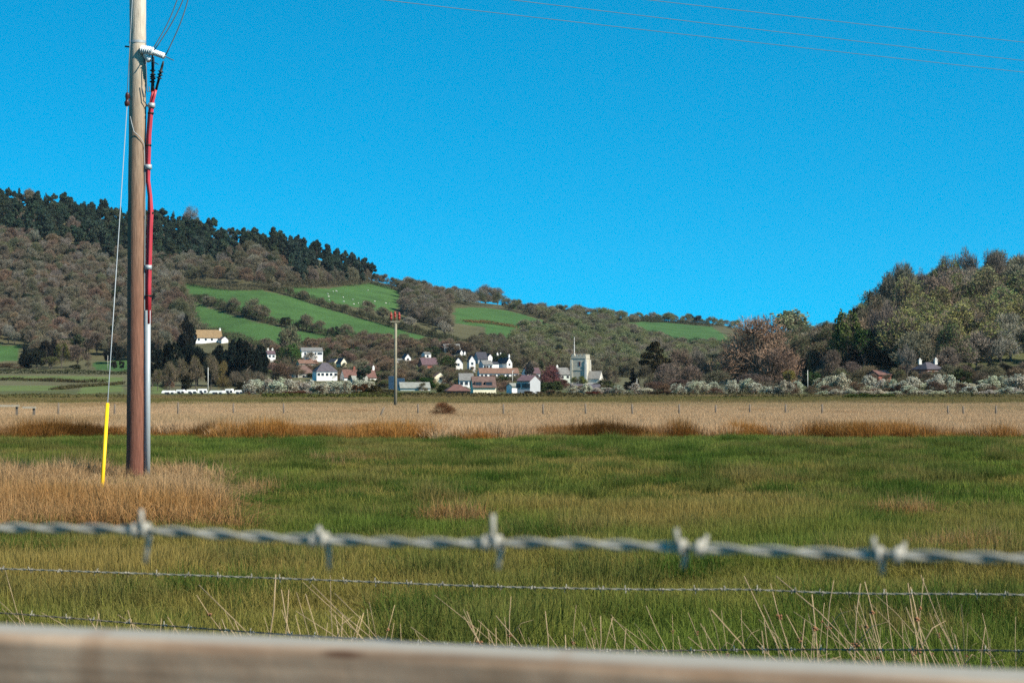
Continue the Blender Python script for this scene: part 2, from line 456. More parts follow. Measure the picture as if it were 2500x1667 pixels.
def bare_proto(seed, n_tw=5200, tw=0.0058, multi=False, leaves=0, leafsize=0.02, lobes=None, upw=0.45, length=(0.04, 0.10), lmat=None, nbr=160):
    r = np.random.default_rng(seed)
    lobes = lobes if lobes is not None else dome_lobes(seed)
    lob = np.array(lobes); mb = MB(); tr_ = 0.024 if not multi else 0.014
    if not multi:
        mb.tube([(0, 0, -0.05), (0.004, 0.003, 0.14), (r.normal() * 0.01, r.normal() * 0.01, 0.3), (r.normal() * 0.02, r.normal() * 0.02, 0.62)], [tr_ * 1.3, tr_, tr_ * 0.8, tr_ * 0.25], 6)
    for x, y, z, rx, rz in lobes:
        s = np.array([0, 0, r.uniform(0.14, 0.34)]) if not multi else np.array([x * 0.12, y * 0.12, -0.02])
        e = np.array([x, y, z + rz * 0.3]); mid = s * 0.5 + e * 0.5 + np.array([x * 0.12, y * 0.12, -0.02])
        mb.tube([s, mid, e], [tr_ * 0.5, tr_ * 0.34, tr_ * 0.12], 4, cap=False)
    w = lob[:, 3] ** 2 * lob[:, 4]; w = w / w.sum()
    def shell(n_, lo):
        k = r.choice(len(lob), n_, p=w); d = r.normal(size=(n_, 3)); d /= np.linalg.norm(d, axis=1, keepdims=True)
        rad = (lo + (1 - lo) * r.uniform(0, 1, n_) ** 0.6)[:, None]
        return k, d, np.stack([lob[k, 0], lob[k, 1], lob[k, 2]], 1) + d * rad * np.stack([lob[k, 3], lob[k, 3], lob[k, 4]], 1)
    kb, db, q = shell(nbr, 0.6); p0 = np.stack([lob[kb, 0], lob[kb, 1], lob[kb, 2] - lob[kb, 4] * 0.4], 1)
    V1, F1 = twig_tris(p0, q, np.full(nbr, tw * 1.5))
    k, d, a = shell(n_tw, 0.25)
    keep = fbm(a[:, 0] * 13, a[:, 1] * 13 + a[:, 2] * 11, seed + 3, 2) > -0.55; k, d, a = k[keep], d[keep], a[keep]; n_tw = len(a)
    td = d * 0.55 + np.array([0, 0, upw]) + r.normal(size=(n_tw, 3)) * 0.4; td /= np.linalg.norm(td, axis=1, keepdims=True)
    e = a + td * r.uniform(*length, n_tw)[:, None]
    V2, F2 = twig_tris(a, e, r.uniform(0.6, 1.25, n_tw) * tw)
    V = np.concatenate([V1, V2]); Fs = [np.concatenate([F1, F2 + len(V1)])]
    sh = np.repeat(r.uniform(0, 1, len(V) // 3), 3)
    sh = np.clip(sh * 0.7 + 0.15 + fbm(V[:, 0] * 9, V[:, 1] * 9 + V[:, 2] * 7, seed, 2) * 0.25, 0, 1)
    crown = mesh('crown', V, Fs, M['twig'], shade=sh)
    if leaves:
        wq = np.clip(e[:, 2], 0.05, 1) ** 1.3 * (fbm(e[:, 0] * 12, e[:, 1] * 12 + e[:, 2] * 10, seed + 9, 2) > -0.2); kk = r.choice(n_tw, leaves, p=wq / wq.sum()); c = e[kk] + r.normal(size=(leaves, 3)) * 0.014
        Vl, Fl = leaf_quads(c, r.uniform(0.6, 1.3, leaves) * leafsize, 0.3)
        Va = np.concatenate([V, Vl]); sa = np.concatenate([sh, np.repeat(r.uniform(0, 1, leaves), 4)])
        crown = mesh('crown', Va, [Fs[0], Fl + len(V)], M['twig2'], shade=sa); crown.materials.append(M['leaf'])
        mi = np.concatenate([np.zeros(len(Fs[0])), np.ones(len(Fl))]).astype(np.int32); crown.polygons.foreach_set('material_index', mi)
    return mesh('trunk', mb.v, mb.f, M['bark'], shade=np.full(len(mb.v), 0.5)), crown

def leaf_proto(seed, lobes, n_leaf=2600, size=0.035, up=0.25, trunk=True, shell=0.45, trunk_r=0.03, top=0.8):
    """lobes: (x, y, z, rx, rz)"""
    r = np.random.default_rng(seed)
    lob = np.array(lobes); w = lob[:, 3] ** 2 * lob[:, 4]; w = w / w.sum()
    k = r.choice(len(lob), n_leaf, p=w)
    d = r.normal(size=(n_leaf, 3)); d /= np.linalg.norm(d, axis=1, keepdims=True)
    rad = shell + (1 - shell) * r.uniform(0, 1, n_leaf) ** 0.6 + r.normal(size=n_leaf) * 0.05
    c = np.stack([lob[k, 0] + d[:, 0] * rad * lob[k, 3], lob[k, 1] + d[:, 1] * rad * lob[k, 3], lob[k, 2] + d[:, 2] * rad * lob[k, 4]], 1)
    keep = fbm(c[:, 0] * 14, c[:, 1] * 14 + c[:, 2] * 11, seed + 5, 2) > -0.75
    c = c[keep]
    V, Fq = leaf_quads(c, r.uniform(0.6, 1.35, len(c)) * size, up)
    sh = np.repeat(np.clip(r.uniform(0.1, 0.9, len(c)) + 0.2 * fbm(c[:, 0] * 8, c[:, 2] * 8, seed, 2), 0, 1), 4)
    crown = mesh('crown', V, [Fq], M['leaf'], shade=sh)
    mb = MB()
    mb.tube([(0, 0, -0.04), (0.01, 0, top * 0.5), (0, 0, top)], [trunk_r * 1.2, trunk_r * 0.8, trunk_r * 0.2], 6)
    for x, y, z, rx, rz in lobes[:8]:
        mb.tube([(0, 0, max(0.05, z - 0.18)), (x * 0.6, y * 0.6, z - 0.05), (x, y, z)], [trunk_r * 0.45, trunk_r * 0.3, trunk_r * 0.12], 4, cap=False)
    return mesh('trunk', mb.v, mb.f, M['bark'], shade=np.full(len(mb.v), 0.5)), crown

def dome_lobes(s, n=13, z0=0.36, wide=0.33):
    r = rl(s); out = [(r.normal() * 0.05, r.normal() * 0.05, 0.8, 0.2, 0.16)]
    for i in range(n):
        th = 6.283 * (i + r.uniform(-0.4, 0.4)) / n * 2.4; t = r.uniform(0, 1); z = z0 + (0.80 - z0) * t
        w = wide * math.sqrt(max(0.05, 1 - (t * 0.95) ** 2)) * r.uniform(0.8, 1.05)
        out.append((math.cos(th) * w, math.sin(th) * w, z, r.uniform(0.13, 0.2), r.uniform(0.11, 0.17)))
    return out
def tall_lobes(s):
    r = rl(s); out = []
    for i in range(9):
        th = 6.283 * (i + r.uniform(-0.3, 0.3)) / 9; w = r.uniform(0.08, 0.32); z = r.uniform(0.5, 0.86) - w * 0.3
        out.append((math.cos(th) * w, math.sin(th) * w, z, r.uniform(0.11, 0.17), r.uniform(0.14, 0.22)))
    return out
def shrub_lobes(s): return dome_lobes(s, 14, 0.16, 0.32)
def rl(seed): return np.random.default_rng(seed)
def pine_lobes(s):
    r = rl(s); out = []
    for i in range(17):
        z = r.uniform(0.22, 0.88); w = 0.42 * (1.05 - z) ** 0.6
        th = r.uniform(0, 6.283); out.append((math.cos(th) * w * 0.8, math.sin(th) * w * 0.8, z, r.uniform(0.12, 0.2), r.uniform(0.06, 0.1)))
    out.append((0, 0, 0.9, 0.13, 0.1)); return out
def cone_lobes(s):
    r = rl(s); out = []
    for i in range(22):
        z = 0.06 + 0.88 * (i / 22); w = 0.42 * (1 - z) ** 0.75; th = r.uniform(0, 6.283)
        out.append((math.cos(th) * w * 0.5, math.sin(th) * w * 0.5, z, max(0.05, w * 0.75), 0.08))
    return out
def oval_lobes(s, n=16, z0=0.12):
    r = rl(s); out = []
    for i in range(n):
        th = r.uniform(0, 6.283); z = r.uniform(z0 + 0.12, 0.84); w = 0.34 * math.sin(math.pi * min(1, (z - z0 + 0.12) / (1.12 - z0))) ** 0.6
        out.append((math.cos(th) * w, math.sin(th) * w, z, r.uniform(0.13, 0.2), r.uniform(0.1, 0.16)))
    return out
def scots_lobes(s):
    return [(0.02, 0, 0.93, 0.14, 0.06), (-0.1, 0.05, 0.84, 0.17, 0.06), (0.12, 0, 0.8, 0.16, 0.06), (-0.2, 0, 0.7, 0.2, 0.065), (0.1, 0.1, 0.68, 0.18, 0.06),
            (0.34, 0, 0.6, 0.17, 0.05), (-0.3, 0.1, 0.56, 0.17, 0.055), (0.02, -0.1, 0.55, 0.2, 0.06), (0.2, 0.1, 0.48, 0.2, 0.05), (-0.1, 0, 0.42, 0.2, 0.06), (-0.28, -0.1, 0.4, 0.14, 0.05)]
PROTO = {
 'bare': [bare_proto(100 + i) for i in range(6)],
 'tall': [bare_proto(120 + i, n_tw=3000, lobes=tall_lobes(120 + i), upw=0.8, tw=0.005, nbr=220) for i in range(4)],
 'bud': [bare_proto(140 + i, n_tw=3800, leaves=2300, leafsize=0.017) for i in range(5)],
 'leafy': [bare_proto(160 + i, n_tw=1500, leaves=3800, leafsize=0.026) for i in range(3)],
 'shrub': [bare_proto(180 + i, multi=True, lobes=shrub_lobes(180 + i), n_tw=4600, length=(0.05, 0.13)) for i in range(4)],
 'willow': [bare_proto(200 + i, multi=True, lobes=shrub_lobes(200 + i), n_tw=2600, leaves=2300, leafsize=0.026) for i in range(5)],
 'pine': [leaf_proto(220 + i, pine_lobes(220 + i), 3000, 0.05, 0.5) for i in range(6)],
 'cone': [leaf_proto(240 + i, cone_lobes(240 + i), 3000, 0.04, 0.2) for i in range(3)],
 'ever': [leaf_proto(260 + i, oval_lobes(260 + i), 3400, 0.037, 0.25) for i in range(5)],
 'bush': [leaf_proto(280 + i, oval_lobes(280 + i, 16, 0.0), 3000, 0.042, 0.3, trunk_r=0.02, top=0.6) for i in range(4)],
 'giant': [bare_proto(330, n_tw=12000, tw=0.0036, lobes=dome_lobes(330, 30, 0.14, 0.36), length=(0.03, 0.075), nbr=420)],
 'scots': [leaf_proto(300, scots_lobes(1), 2800, 0.034, 0.7, trunk_r=0.022, top=0.9)],
}
_pc = {}
def plant(kind, x, y, z, w, h, tint, label=None, cat='tree', group=None, name=None, bark=(0.13, 0.11, 0.09), rz=None, twig=(0.19, 0.15, 0.105)):
    i = _pc.get(kind, 0); _pc[kind] = i + 1
    tr, cr = PROTO[kind][i % len(PROTO[kind])]
    nm = name or {'pine': 'pine_tree', 'cone': 'conifer_tree', 'scots': 'pine_tree', 'ever': 'evergreen_tree', 'shrub': 'shrub', 'willow': 'willow_bush', 'bush': 'bush', 'tall': 'pale_stemmed_tree', 'bud': 'budding_tree', 'leafy': 'leafing_tree'}.get(kind, 'leafless_tree')
    o = thing(nm, label, cat, (x, y, z), RND.uniform(0, 6.28) if rz is None else rz, group)
    o.scale = (w, w, h)
    t = link('trunk', tr, o); c = link('crown', cr, o)
    t['tint'] = [float(v) for v in bark]; c['tint'] = [float(v) for v in tint]; c['tint2'] = [float(v) for v in twig]
    return o
def tree(kind, px, d, top, wpx, tint, label, cat='tree', group=None, sink=0.0, **kw):
    x = ray(px, 900)[0] * d; z = Tz(x, d) - sink
    zt = EYE + ray(px, top)[1] * d
    return plant(kind, x, d, z, wpx / F * d, max(1.0, zt - z), tint, label, cat, group, **kw)
def vary(c, a=0.18):
    f = 1 + RND.uniform(-a, a); return tuple(max(0.005, v * f * (1 + RND.uniform(-a, a) * 0.35)) for v in c)

# ------------------------------------------------------------------ grasses
def clump(seed, n_bl, rad, hmin, hmax, wid, lean, curl=0.5):
    r = np.random.default_rng(seed)
    th = r.uniform(0, 6.283, n_bl); rr = rad * np.sqrt(r.uniform(0, 1, n_bl))
    b0 = np.stack([rr * np.cos(th), rr * np.sin(th), np.full(n_bl, -0.02)], 1)
    h = r.uniform(hmin, hmax, n_bl)
    la = r.uniform(0, 6.283, n_bl); lm = np.abs(r.normal(size=n_bl)) * lean
    ld = np.stack([np.cos(la) * lm, np.sin(la) * lm, np.zeros(n_bl)], 1)
    up = np.array([0, 0, 1.0])
    m_ = b0 + (up * 0.55 + ld * 0.4) * h[:, None]
    t_ = b0 + (up * (1.0 - curl * lm[:, None] * 0.5) + ld * 1.1) * h[:, None]
    sa = r.uniform(0, 6.283, n_bl); s = np.stack([np.cos(sa), np.sin(sa), np.zeros(n_bl)], 1) * wid * 0.5 * r.uniform(0.7, 1.3, n_bl)[:, None]
    V = np.stack([b0 - s, b0 + s, m_ + s * 0.8, m_ - s * 0.8, t_], 1).reshape(-1, 3)
    k = np.arange(n_bl)[:, None] * 5
    sh = np.repeat(r.uniform(0, 1, n_bl), 5); tip = np.tile([0, 0, 0.45, 0.45, 1.0], n_bl)
    return mesh('clump', V, [k + np.array([[0, 1, 2, 3]]), k + np.array([[3, 2, 4]])], M['blade'], shade=sh, tip=tip)
GR = protos('grass_clumps', [clump(400 + i, 110, 0.20, 0.07, 0.24, 0.0052, 0.6) for i in range(6)])
GF = protos('far_grass_clumps', [clump(420 + i, 90, 0.28, 0.07, 0.24, 0.009, 0.55) for i in range(5)])
TU = protos('tuft_clumps', [clump(440 + i, 110, 0.24, 0.2, 0.6, 0.0065, 0.7, 1.0) for i in range(6)])
RE = protos('reed_clumps', [clump(460 + i, 70, 0.35, 0.25, 0.55, 0.013, 0.4) for i in range(5)])

def fan(n_, d0, d1, spread=0.31, pw=1.0, extra=1.2):
    """Ground points with even density in the fan the camera looks along, a margin included."""
    d = np.sqrt(NR.uniform(d0 * d0, d1 * d1, n_)) if pw == 1.0 else d0 + (d1 - d0) * NR.uniform(0, 1, n_) ** pw
    x = NR.uniform(-1, 1, n_) * (spread * d + extra)
    return x, d
def lerp3(a, b_, t): return np.asarray(a)[None] * (1 - t[:, None]) + np.asarray(b_)[None] * t[:, None]
def band_front(x): return 58.5 + 3.2 * fbm(x / 2.6, x * 0 + 3, 41) + 2.2 * fbm(x / 0.8, x * 0 + 3, 42)
# tan tussock round the foot of the pole
POLE = at(331.5, 1180, 30.0)
def tuss(x, d):
    px = CXP + F * x / d
    e = 525 + 18 * fbm(d / 1.3, d * 0, 55) - np.clip(d - 27, 0, 9) * 10
    f0 = 19.0 + 0.8 * fbm(x / 0.7, x * 0, 56); f1 = 32.0 + 1.0 * fbm(x / 1.0, x * 0, 57)
    return (px + 26 * np.random.default_rng(5).normal(size=np.shape(px)) < e) & (d > f0) & (d < f1)

def meadow(name, n_, d0, d1, coll, nv, s0, label):
    x, d = fan(n_, d0, d1)
    k = (d < band_front(x)) & ~(tuss(x, d) & (NR.uniform(size=n_) > 0.3)); x, d = x[k], d[k]; m_ = len(x)
    p = fbm(x / 3.2, d / 5.5, 61); q = fbm(x / 1.1, d / 2.0, 62); big = fbm(x / 9, d / 14, 63)
    t = np.clip(0.36 + 0.6 * p + 0.6 * q + 0.35 * big, 0, 1)
    # greener strip close in front of the reeds and in the near corner by the rail
    t = np.clip(t - 0.15 * np.clip((d - 40) / 12, 0, 1) + 0.12 * np.clip((22 - d) / 8, 0, 1) - 0.55 * np.clip((14.5 - d) / 3, 0, 1) * (0.6 + 0.6 * q), 0, 1)
    tint = lerp3((0.066, 0.128, 0.006), (0.160, 0.137, 0.015), t) * NR.uniform(0.7, 1.3, (m_, 1))
    fa = np.clip((d - 34) / 14, 0, 1)[:, None]; tint = tint * (1 - 0.55 * fa) + np.array((0.105, 0.125, 0.035)) * 0.55 * fa * NR.uniform(0.75, 1.25, (m_, 1))
    t2 = lerp3((0.17, 0.225, 0.045), (0.37, 0.275, 0.09), np.clip(t + 0.1 * NR.normal(size=m_), 0, 1)) * NR.uniform(0.8, 1.2, (m_, 1))
    hs_ = s0 * (0.9 + 0.3 * fbm(x / 1.7, d / 2.6, 64) + 0.35 * fbm(x / 0.35, d / 0.6, 65)) * NR.uniform(0.7, 1.3, m_)
    scatter(name, np.stack([x, d, T(x, d)], 1), NR.uniform(0, 6.283, m_), NR.uniform(0.8, 1.25, m_), np.clip(hs_, 0.35, 1.6), NR.integers(0, nv, m_), tint, t2, coll, label, 'grass')
meadow('marsh_grass', 26000, 5.0, 24.0, GR, 6, 0.95, 'green and olive rush grass of the near meadow behind the wires')
meadow('meadow_grass', 30000, 24.0, 62.0, GF, 5, 0.9, 'green meadow grass stretching up to the tan reed bed')

x, d = fan(10000, 17.5, 34.5, 0.31)
k = tuss(x, d); x, d = x[k], d[k]; m_ = len(x)
fr = np.clip(1 - (d - 19.5) / 7.0, 0, 1)
ru = np.clip(0.2 + 0.6 * fbm(x / 0.8, d / 1.5, 71) + 0.35 * fr, 0, 1)
scatter('dry_grass', np.stack([x, d, T(x, d)], 1), NR.uniform(0, 6.283, m_), NR.uniform(0.8, 1.3, m_), NR.uniform(0.35, 1.1, m_) * (0.85 + 0.3 * fr) * (0.9 + 0.35 * fbm(x / 0.5, d / 0.9, 72)), NR.integers(0, 6, m_),
        NR.uniform(0.55, 1.15, (m_, 1)) * lerp3((0.34, 0.185, 0.07), (0.25, 0.09, 0.018), ru), lerp3((0.64, 0.43, 0.23), (0.50, 0.28, 0.10), ru), TU, 'dry tan and rust grass clump round the pole foot', 'grass')

x, d = fan(95000, 52.0, 205.0, 0.30, 1.2)
bf = band_front(x); k = (d > bf); x, d, bf = x[k], d[k], bf[k]; m_ = len(x)
edge = np.clip(1 - (d - bf) / (4.5 + 3.0 * fbm(x / 1.6, x * 0, 86)), 0, 1)
rust = np.clip((0.0 + 1.0 * fbm(x / 1.0, d / 6, 81)) * (edge > 0.02) * 1.2 + 0.3 * (fbm(x / 3.5, d / 9, 82) > 0.62), 0, 1)
hh = 0.92 + 0.2 * fbm(x / 2.5, d / 4, 83) + NR.uniform(-0.15, 0.15, m_) + 0.5 * edge * fbm(x / 1.0, d / 2, 84)
hh *= 1 - 0.25 * np.clip((d - 85) / 30, 0, 1)
dull = np.clip(0.35 * fbm(x / 14, d / 20, 85) + 0.6 * np.clip((d - 120) / 70, 0, 1), 0, 0.85)
t1 = lerp3((0.43, 0.30, 0.175), (0.23, 0.095, 0.025), rust); t1 = t1 * (1 - dull[:, None]) + np.array((0.24, 0.19, 0.08)) * dull[:, None]
t2 = lerp3((0.70, 0.465, 0.26), (0.32, 0.15, 0.045), rust); t2 = t2 * (1 - dull[:, None]) + np.array((0.38, 0.29, 0.14)) * dull[:, None]
jit = NR.uniform(0.82, 1.15, (m_, 1)) * (0.98 + 0.04 * rust[:, None])
scatter('reeds', np.stack([x, d, T(x, d)], 1), NR.uniform(0, 6.283, m_), NR.uniform(0.8, 1.3, m_), np.clip(hh, 0.3, 1.6), NR.integers(0, 5, m_), t1 * jit, t2 * jit, RE, 'tan reed bed with rusty tufts along its near edge', 'reeds')

x, d = fan(24000, 185.0, 330.0, 0.30, 0.75)
m_ = len(x); q = np.clip(0.5 + 0.6 * fbm(x / 16, d / 40, 91), 0, 1)
t1 = lerp3((0.12, 0.115, 0.035), (0.24, 0.165, 0.08), q); 
scatter('rough_grass', np.stack([x, d, T(x, d)], 1), NR.uniform(0, 6.283, m_), NR.uniform(1.2, 2.4, m_), NR.uniform(0.6, 1.3, m_), NR.integers(0, 5, m_), t1, t1 * 1.5, RE, 'rough olive and brown grassland beyond the reed bed', 'grass')

# rusty tufts along the near edge of the reeds
cx_ = NR.uniform(-20, 20, 60); cw = NR.uniform(0.15, 0.7, 60); ch_ = NR.uniform(0.55, 1.6, 60)
k = NR.integers(0, 60, 3800); x = cx_[k] + NR.normal(size=3800) * cw[k]; d = band_front(x) + NR.normal(size=3800) * 0.7 + 0.5
q = np.clip(NR.normal(size=3800) * 0.3 + 0.5, 0, 1); m_ = 3800; dk = NR.choice([0.3, 0.65, 1.0, 1.15], 60)[k][:, None]
scatter('rust_tufts', np.stack([x, d, T(x, d)], 1), NR.uniform(0, 6.283, m_), NR.uniform(0.9, 1.5, m_), ch_[k] * NR.uniform(0.6, 1.1, m_), NR.integers(0, 6, m_),
        dk * lerp3((0.23, 0.075, 0.016), (0.34, 0.15, 0.04), q), dk * lerp3((0.34, 0.15, 0.03), (0.50, 0.28, 0.09), q), TU, 'rust-brown grass tufts at the foot of the reed bed', 'grass')
# small straw-coloured patches in the meadow
px_ = np.array([2330, 2395, 1110, 615, 2200, 880]); pd = np.array([17.2, 18.0, 21.5, 27.0, 22.5, 38.0]); pw_ = np.array([0.16, 0.12, 0.2, 0.3, 0.2, 0.5])
k = NR.integers(0, 6, 90); x = (px_[k] - CXP) / F * pd[k] + NR.normal(size=90) * pw_[k]; d = pd[k] + NR.normal(size=90) * pw_[k] * 1.6; m_ = 90
q = NR.uniform(0, 1, m_)
scatter('straw_tufts', np.stack([x, d, T(x, d)], 1), NR.uniform(0, 6.283, m_), NR.uniform(0.5, 0.9, m_), NR.uniform(0.45, 0.85, m_), NR.integers(0, 6, m_),
        lerp3((0.26, 0.11, 0.03), (0.28, 0.18, 0.07), q), lerp3((0.40, 0.22, 0.08), (0.5, 0.36, 0.18), q), TU, 'small straw-brown tufts dotted over the green meadow', 'grass')

# rush tussocks standing up out of the meadow, dark tint standing in for shadows
nc = 900; cx2, cd2 = fan(nc, 11.0, 52.0); kk_ = NR.integers(0, nc, 13000); x = cx2[kk_] + NR.normal(size=13000) * 0.2; d = cd2[kk_] + NR.normal(size=13000) * 0.3
g_ = NR.uniform(0, 1, nc)[kk_]; hgt_ = (NR.uniform(0.34, 0.66, nc) + 0.2 * (NR.uniform(size=nc) > 0.85))[kk_]; ok = (d < band_front(x)) & ~tuss(x, d); x, d, g_, hgt_ = x[ok], d[ok], g_[ok], hgt_[ok]; m_ = len(x)
scatter('rush_tussocks', np.stack([x, d, T(x, d)], 1), NR.uniform(0, 6.283, m_), NR.uniform(0.5, 0.9, m_), hgt_ * NR.uniform(0.75, 1.15, m_), NR.integers(0, 6, m_),
        lerp3((0.024, 0.060, 0.005), (0.095, 0.085, 0.014), g_ ** 2), lerp3((0.10, 0.165, 0.03), (0.36, 0.28, 0.10), g_ ** 2), TU, 'green rush tussocks with shadow-dark tint scattered through the meadow', 'grass')

# ------------------------------------------------------------------ near fence: plank rail and barbed wire
def railmat():
    m = mat('weathered_plank', (0.40, 0.28, 0.185), 0.85, scale=5, col2=(0.22, 0.13, 0.075), bump=0.4, bscale=14, stretch=(2.6, 5, 3), bdist=0.002, k=1.05)
    n, l = m.node_tree.nodes, m.node_tree.links; b = n['Principled BSDF']
    src = b.inputs['Base Color'].links[0].from_socket
    tc = n.new('ShaderNodeTexCoord'); sp_ = n.new('ShaderNodeSeparateXYZ'); l.new(tc.outputs['Normal'], sp_.inputs[0])
    g = n.new('ShaderNodeTexNoise'); g.inputs['Scale'].default_value = 1; g.inputs['Detail'].default_value = 7
    mp = n.new('ShaderNodeMapping'); mp.inputs['Scale'].default_value = (3, 60, 120); l.new(tc.outputs['Object'], mp.inputs[0]); l.new(mp.outputs[0], g.inputs['Vector'])
    mg = n.new('ShaderNodeMapRange'); mg.inputs[1].default_value = 0.3; mg.inputs[2].default_value = 0.7; mg.inputs[3].default_value = 0.45; mg.inputs[4].default_value = 1.4; l.new(g.outputs[0], mg.inputs[0])
    m1 = n.new('ShaderNodeMix'); m1.data_type = 'RGBA'; m1.blend_type = 'MULTIPLY'; m1.inputs[0].default_value = 1; l.new(src, m1.inputs[6]); l.new(mg.outputs[0], m1.inputs[7])
    mr = n.new('ShaderNodeMapRange'); mr.inputs[1].default_value = 0.55; mr.inputs[2].default_value = 0.95; l.new(sp_.outputs[2], mr.inputs[0])     # bleached upper side
    m2 = n.new('ShaderNodeMix'); m2.data_type = 'RGBA'; m2.inputs[7].default_value = (0.25, 0.235, 0.20, 1); l.new(mr.outputs[0], m2.inputs[0]); l.new(m1.outputs[2], m2.inputs[6])
    out = m2.outputs[2]
    for (kx, kz, sx, sz, c) in ((0.219, -0.0045, 70, 420, (0.07, 0.03, 0.015)), (0.062, -0.03, 95, 22, (0.17, 0.085, 0.04)), (0.31, -0.012, 60, 110, (0.2, 0.115, 0.06)), (0.43, -0.01, 50, 130, (0.22, 0.13, 0.07)), (0.345, -0.03, 130, 25, (0.2, 0.115, 0.065))):    # knots and stains of the plank
        mp = n.new('ShaderNodeMapping'); mp.vector_type = 'TEXTURE'; mp.inputs['Location'].default_value = (kx, 0, RTOP + kz); mp.inputs['Scale'].default_value = (1 / sx, 1000, 1 / sz)
        ln = n.new('ShaderNodeVectorMath'); ln.operation = 'LENGTH'; l.new(tc.outputs['Object'], mp.inputs[0]); l.new(mp.outputs[0], ln.inputs[0])
        r_ = n.new('ShaderNodeMapRange'); r_.inputs[1].default_value = 1.15; r_.inputs[2].default_value = 0.45; r_.inputs[4].default_value = 0.85 if sz > 200 else 0.4; l.new(ln.outputs['Value'], r_.inputs[0])
        k_ = n.new('ShaderNodeMix'); k_.data_type = 'RGBA'; k_.inputs[7].default_value = (*c, 1); l.new(r_.outputs[0], k_.inputs[0]); l.new(out, k_.inputs[6]); out = k_.outputs[2]
    l.new(out, b.inputs['Base Color']); return m
RTOP = EYE - 0.1435
M['rail'] = railmat()
M['galv'] = mat('galvanised_wire', (0.46, 0.43, 0.36), 0.65, 0.3, 60, metal=0.0, spec=0.25)
M['oldwire'] = mat('dull_wire', (0.42, 0.38, 0.30), 0.6, 0.5, 30, metal=0.2)
M['duskwire'] = mat('rusty_wire', (0.20, 0.16, 0.12), 0.8, 0.5, 30)
M['post'] = mat('fence_post_wood', (0.20, 0.16, 0.12), 0.9, 0.4, 12, stretch=(6, 6, 1))
M['knot'] = mat('dark_knot', (0.13, 0.055, 0.025), 0.95, 0.3, 40, spec=0.02)
RA = Vector((-0.3009, 1.17, 0)); RB = Vector((0.252, 0.98, 0)); RDIR = (RB - RA).normalized(); RYAW = math.atan2(RDIR.y, RDIR.x)
RTOP = EYE - 0.1435
fence = thing('wooden_fence', 'weathered plank rail crossing the bottom of the view under the barbed wire', 'fence', (RA.x, RA.y, 0), RYAW)
def plank(L0, L1, th, hgt, ztop, n_=160, seed=5):
    r = np.random.default_rng(seed)
    c = 0.006
    prof = [(0, -hgt), (0, -hgt * 0.5), (0, -c * 1.6), (c * 0.35, -c * 0.45), (c * 1.6, 0), (th * 0.5, 0.0008), (th - c * 1.6, 0), (th - c * 0.35, -c * 0.45), (th, -c * 1.6), (th, -hgt)]
    V = []; K = len(prof)
    xs_ = np.linspace(L0, L1, n_)
    for x_ in xs_:
        w = 0.0010 * float(fbm(x_ * 9, 1.7, seed)) + 0.0005 * float(fbm(x_ * 30, 0.3, seed + 1))
        bump_ = 0.003 * math.exp(-((x_ - 0.232) / 0.016) ** 2)
        for j, (y_, z_) in enumerate(prof):
            V.append((x_, y_ + 0.0003 * float(fbm(x_ * 12, j * 0.4, seed + 2)), ztop + z_ + (w if j in (2, 3, 4) else 0) + (bump_ if j in (7, 8) else 0)))
    Fq = []
    for i in range(n_ - 1):
        for j in range(K):
            a, b_ = i * K + j, i * K + (j + 1) % K
            Fq.append([a, a + K, b_ + K, b_])
    Fq.append(list(range(K))); Fq.append(list(range((n_ - 1) * K, n_ * K))[::-1])
    return mesh('rail', V, Fq, M['rail'], True)
rail = link('rail', plank(-1.1, 1.25, 0.038, 0.15, RTOP), fence)
for pxl in (-0.95, 1.1):
    part('post', MB().box(pxl - 0.05, pxl + 0.05, 0.045, 0.145, -0.3, RTOP + 0.06), M['post'], fence)

def wire_path(rowpts, A, B, t0, t1, n_):
    """A, B: ground points (x, d) at picture columns 0 and 2500; heights follow the wire's own bends."""
    out = []
    for t in np.linspace(t0, t1, n_):
        p = A + (B - A) * t
        px = CXP + F * p[0] / p[1]
        r = np.interp(px, [a for a, _ in rowpts], [b_ for _, b_ in rowpts])
        if px < 0 or px > 2500:
            q = A + (B - A) * (0 if px < 0 else 1); z = EYE + ray(px, r)[1] * q[1] - 0.012 * abs(t - (0 if px < 0 else 1))
        else: z = EYE + ray(px, r)[1] * p[1]
        out.append((p[0], p[1], z))
    P = np.array(out); k = np.hanning(max(5, n_ // 14 | 1) + 2)[1:-1]; k /= k.sum(); h_ = len(k) // 2
    P[:, 2] = np.convolve(np.pad(P[:, 2], h_, mode='edge'), k, 'valid')
    return P
def twisted(P, r, pitch, ph, sides):
    seg = np.linalg.norm(np.diff(P, axis=0), axis=1); s = np.concatenate([[0], np.cumsum(seg)])
    L = s[-1]; n_ = int(L / pitch * 12); ss_ = np.linspace(0, L, n_)
    C = np.stack([np.interp(ss_, s, P[:, i]) for i in range(3)], 1)
    d_ = (P[-1] - P[0]); d_ /= np.linalg.norm(d_); up = np.array([0, 0, 1.0]); sd = np.cross(d_, up); sd /= np.linalg.norm(sd); up = np.cross(sd, d_)
    a = ss_ / pitch * 6.283 + ph
    C = C + (np.cos(a)[:, None] * up + np.sin(a)[:, None] * sd) * r * 1.12
    return MB().tube([tuple(c) for c in C], r * 0.98, sides)
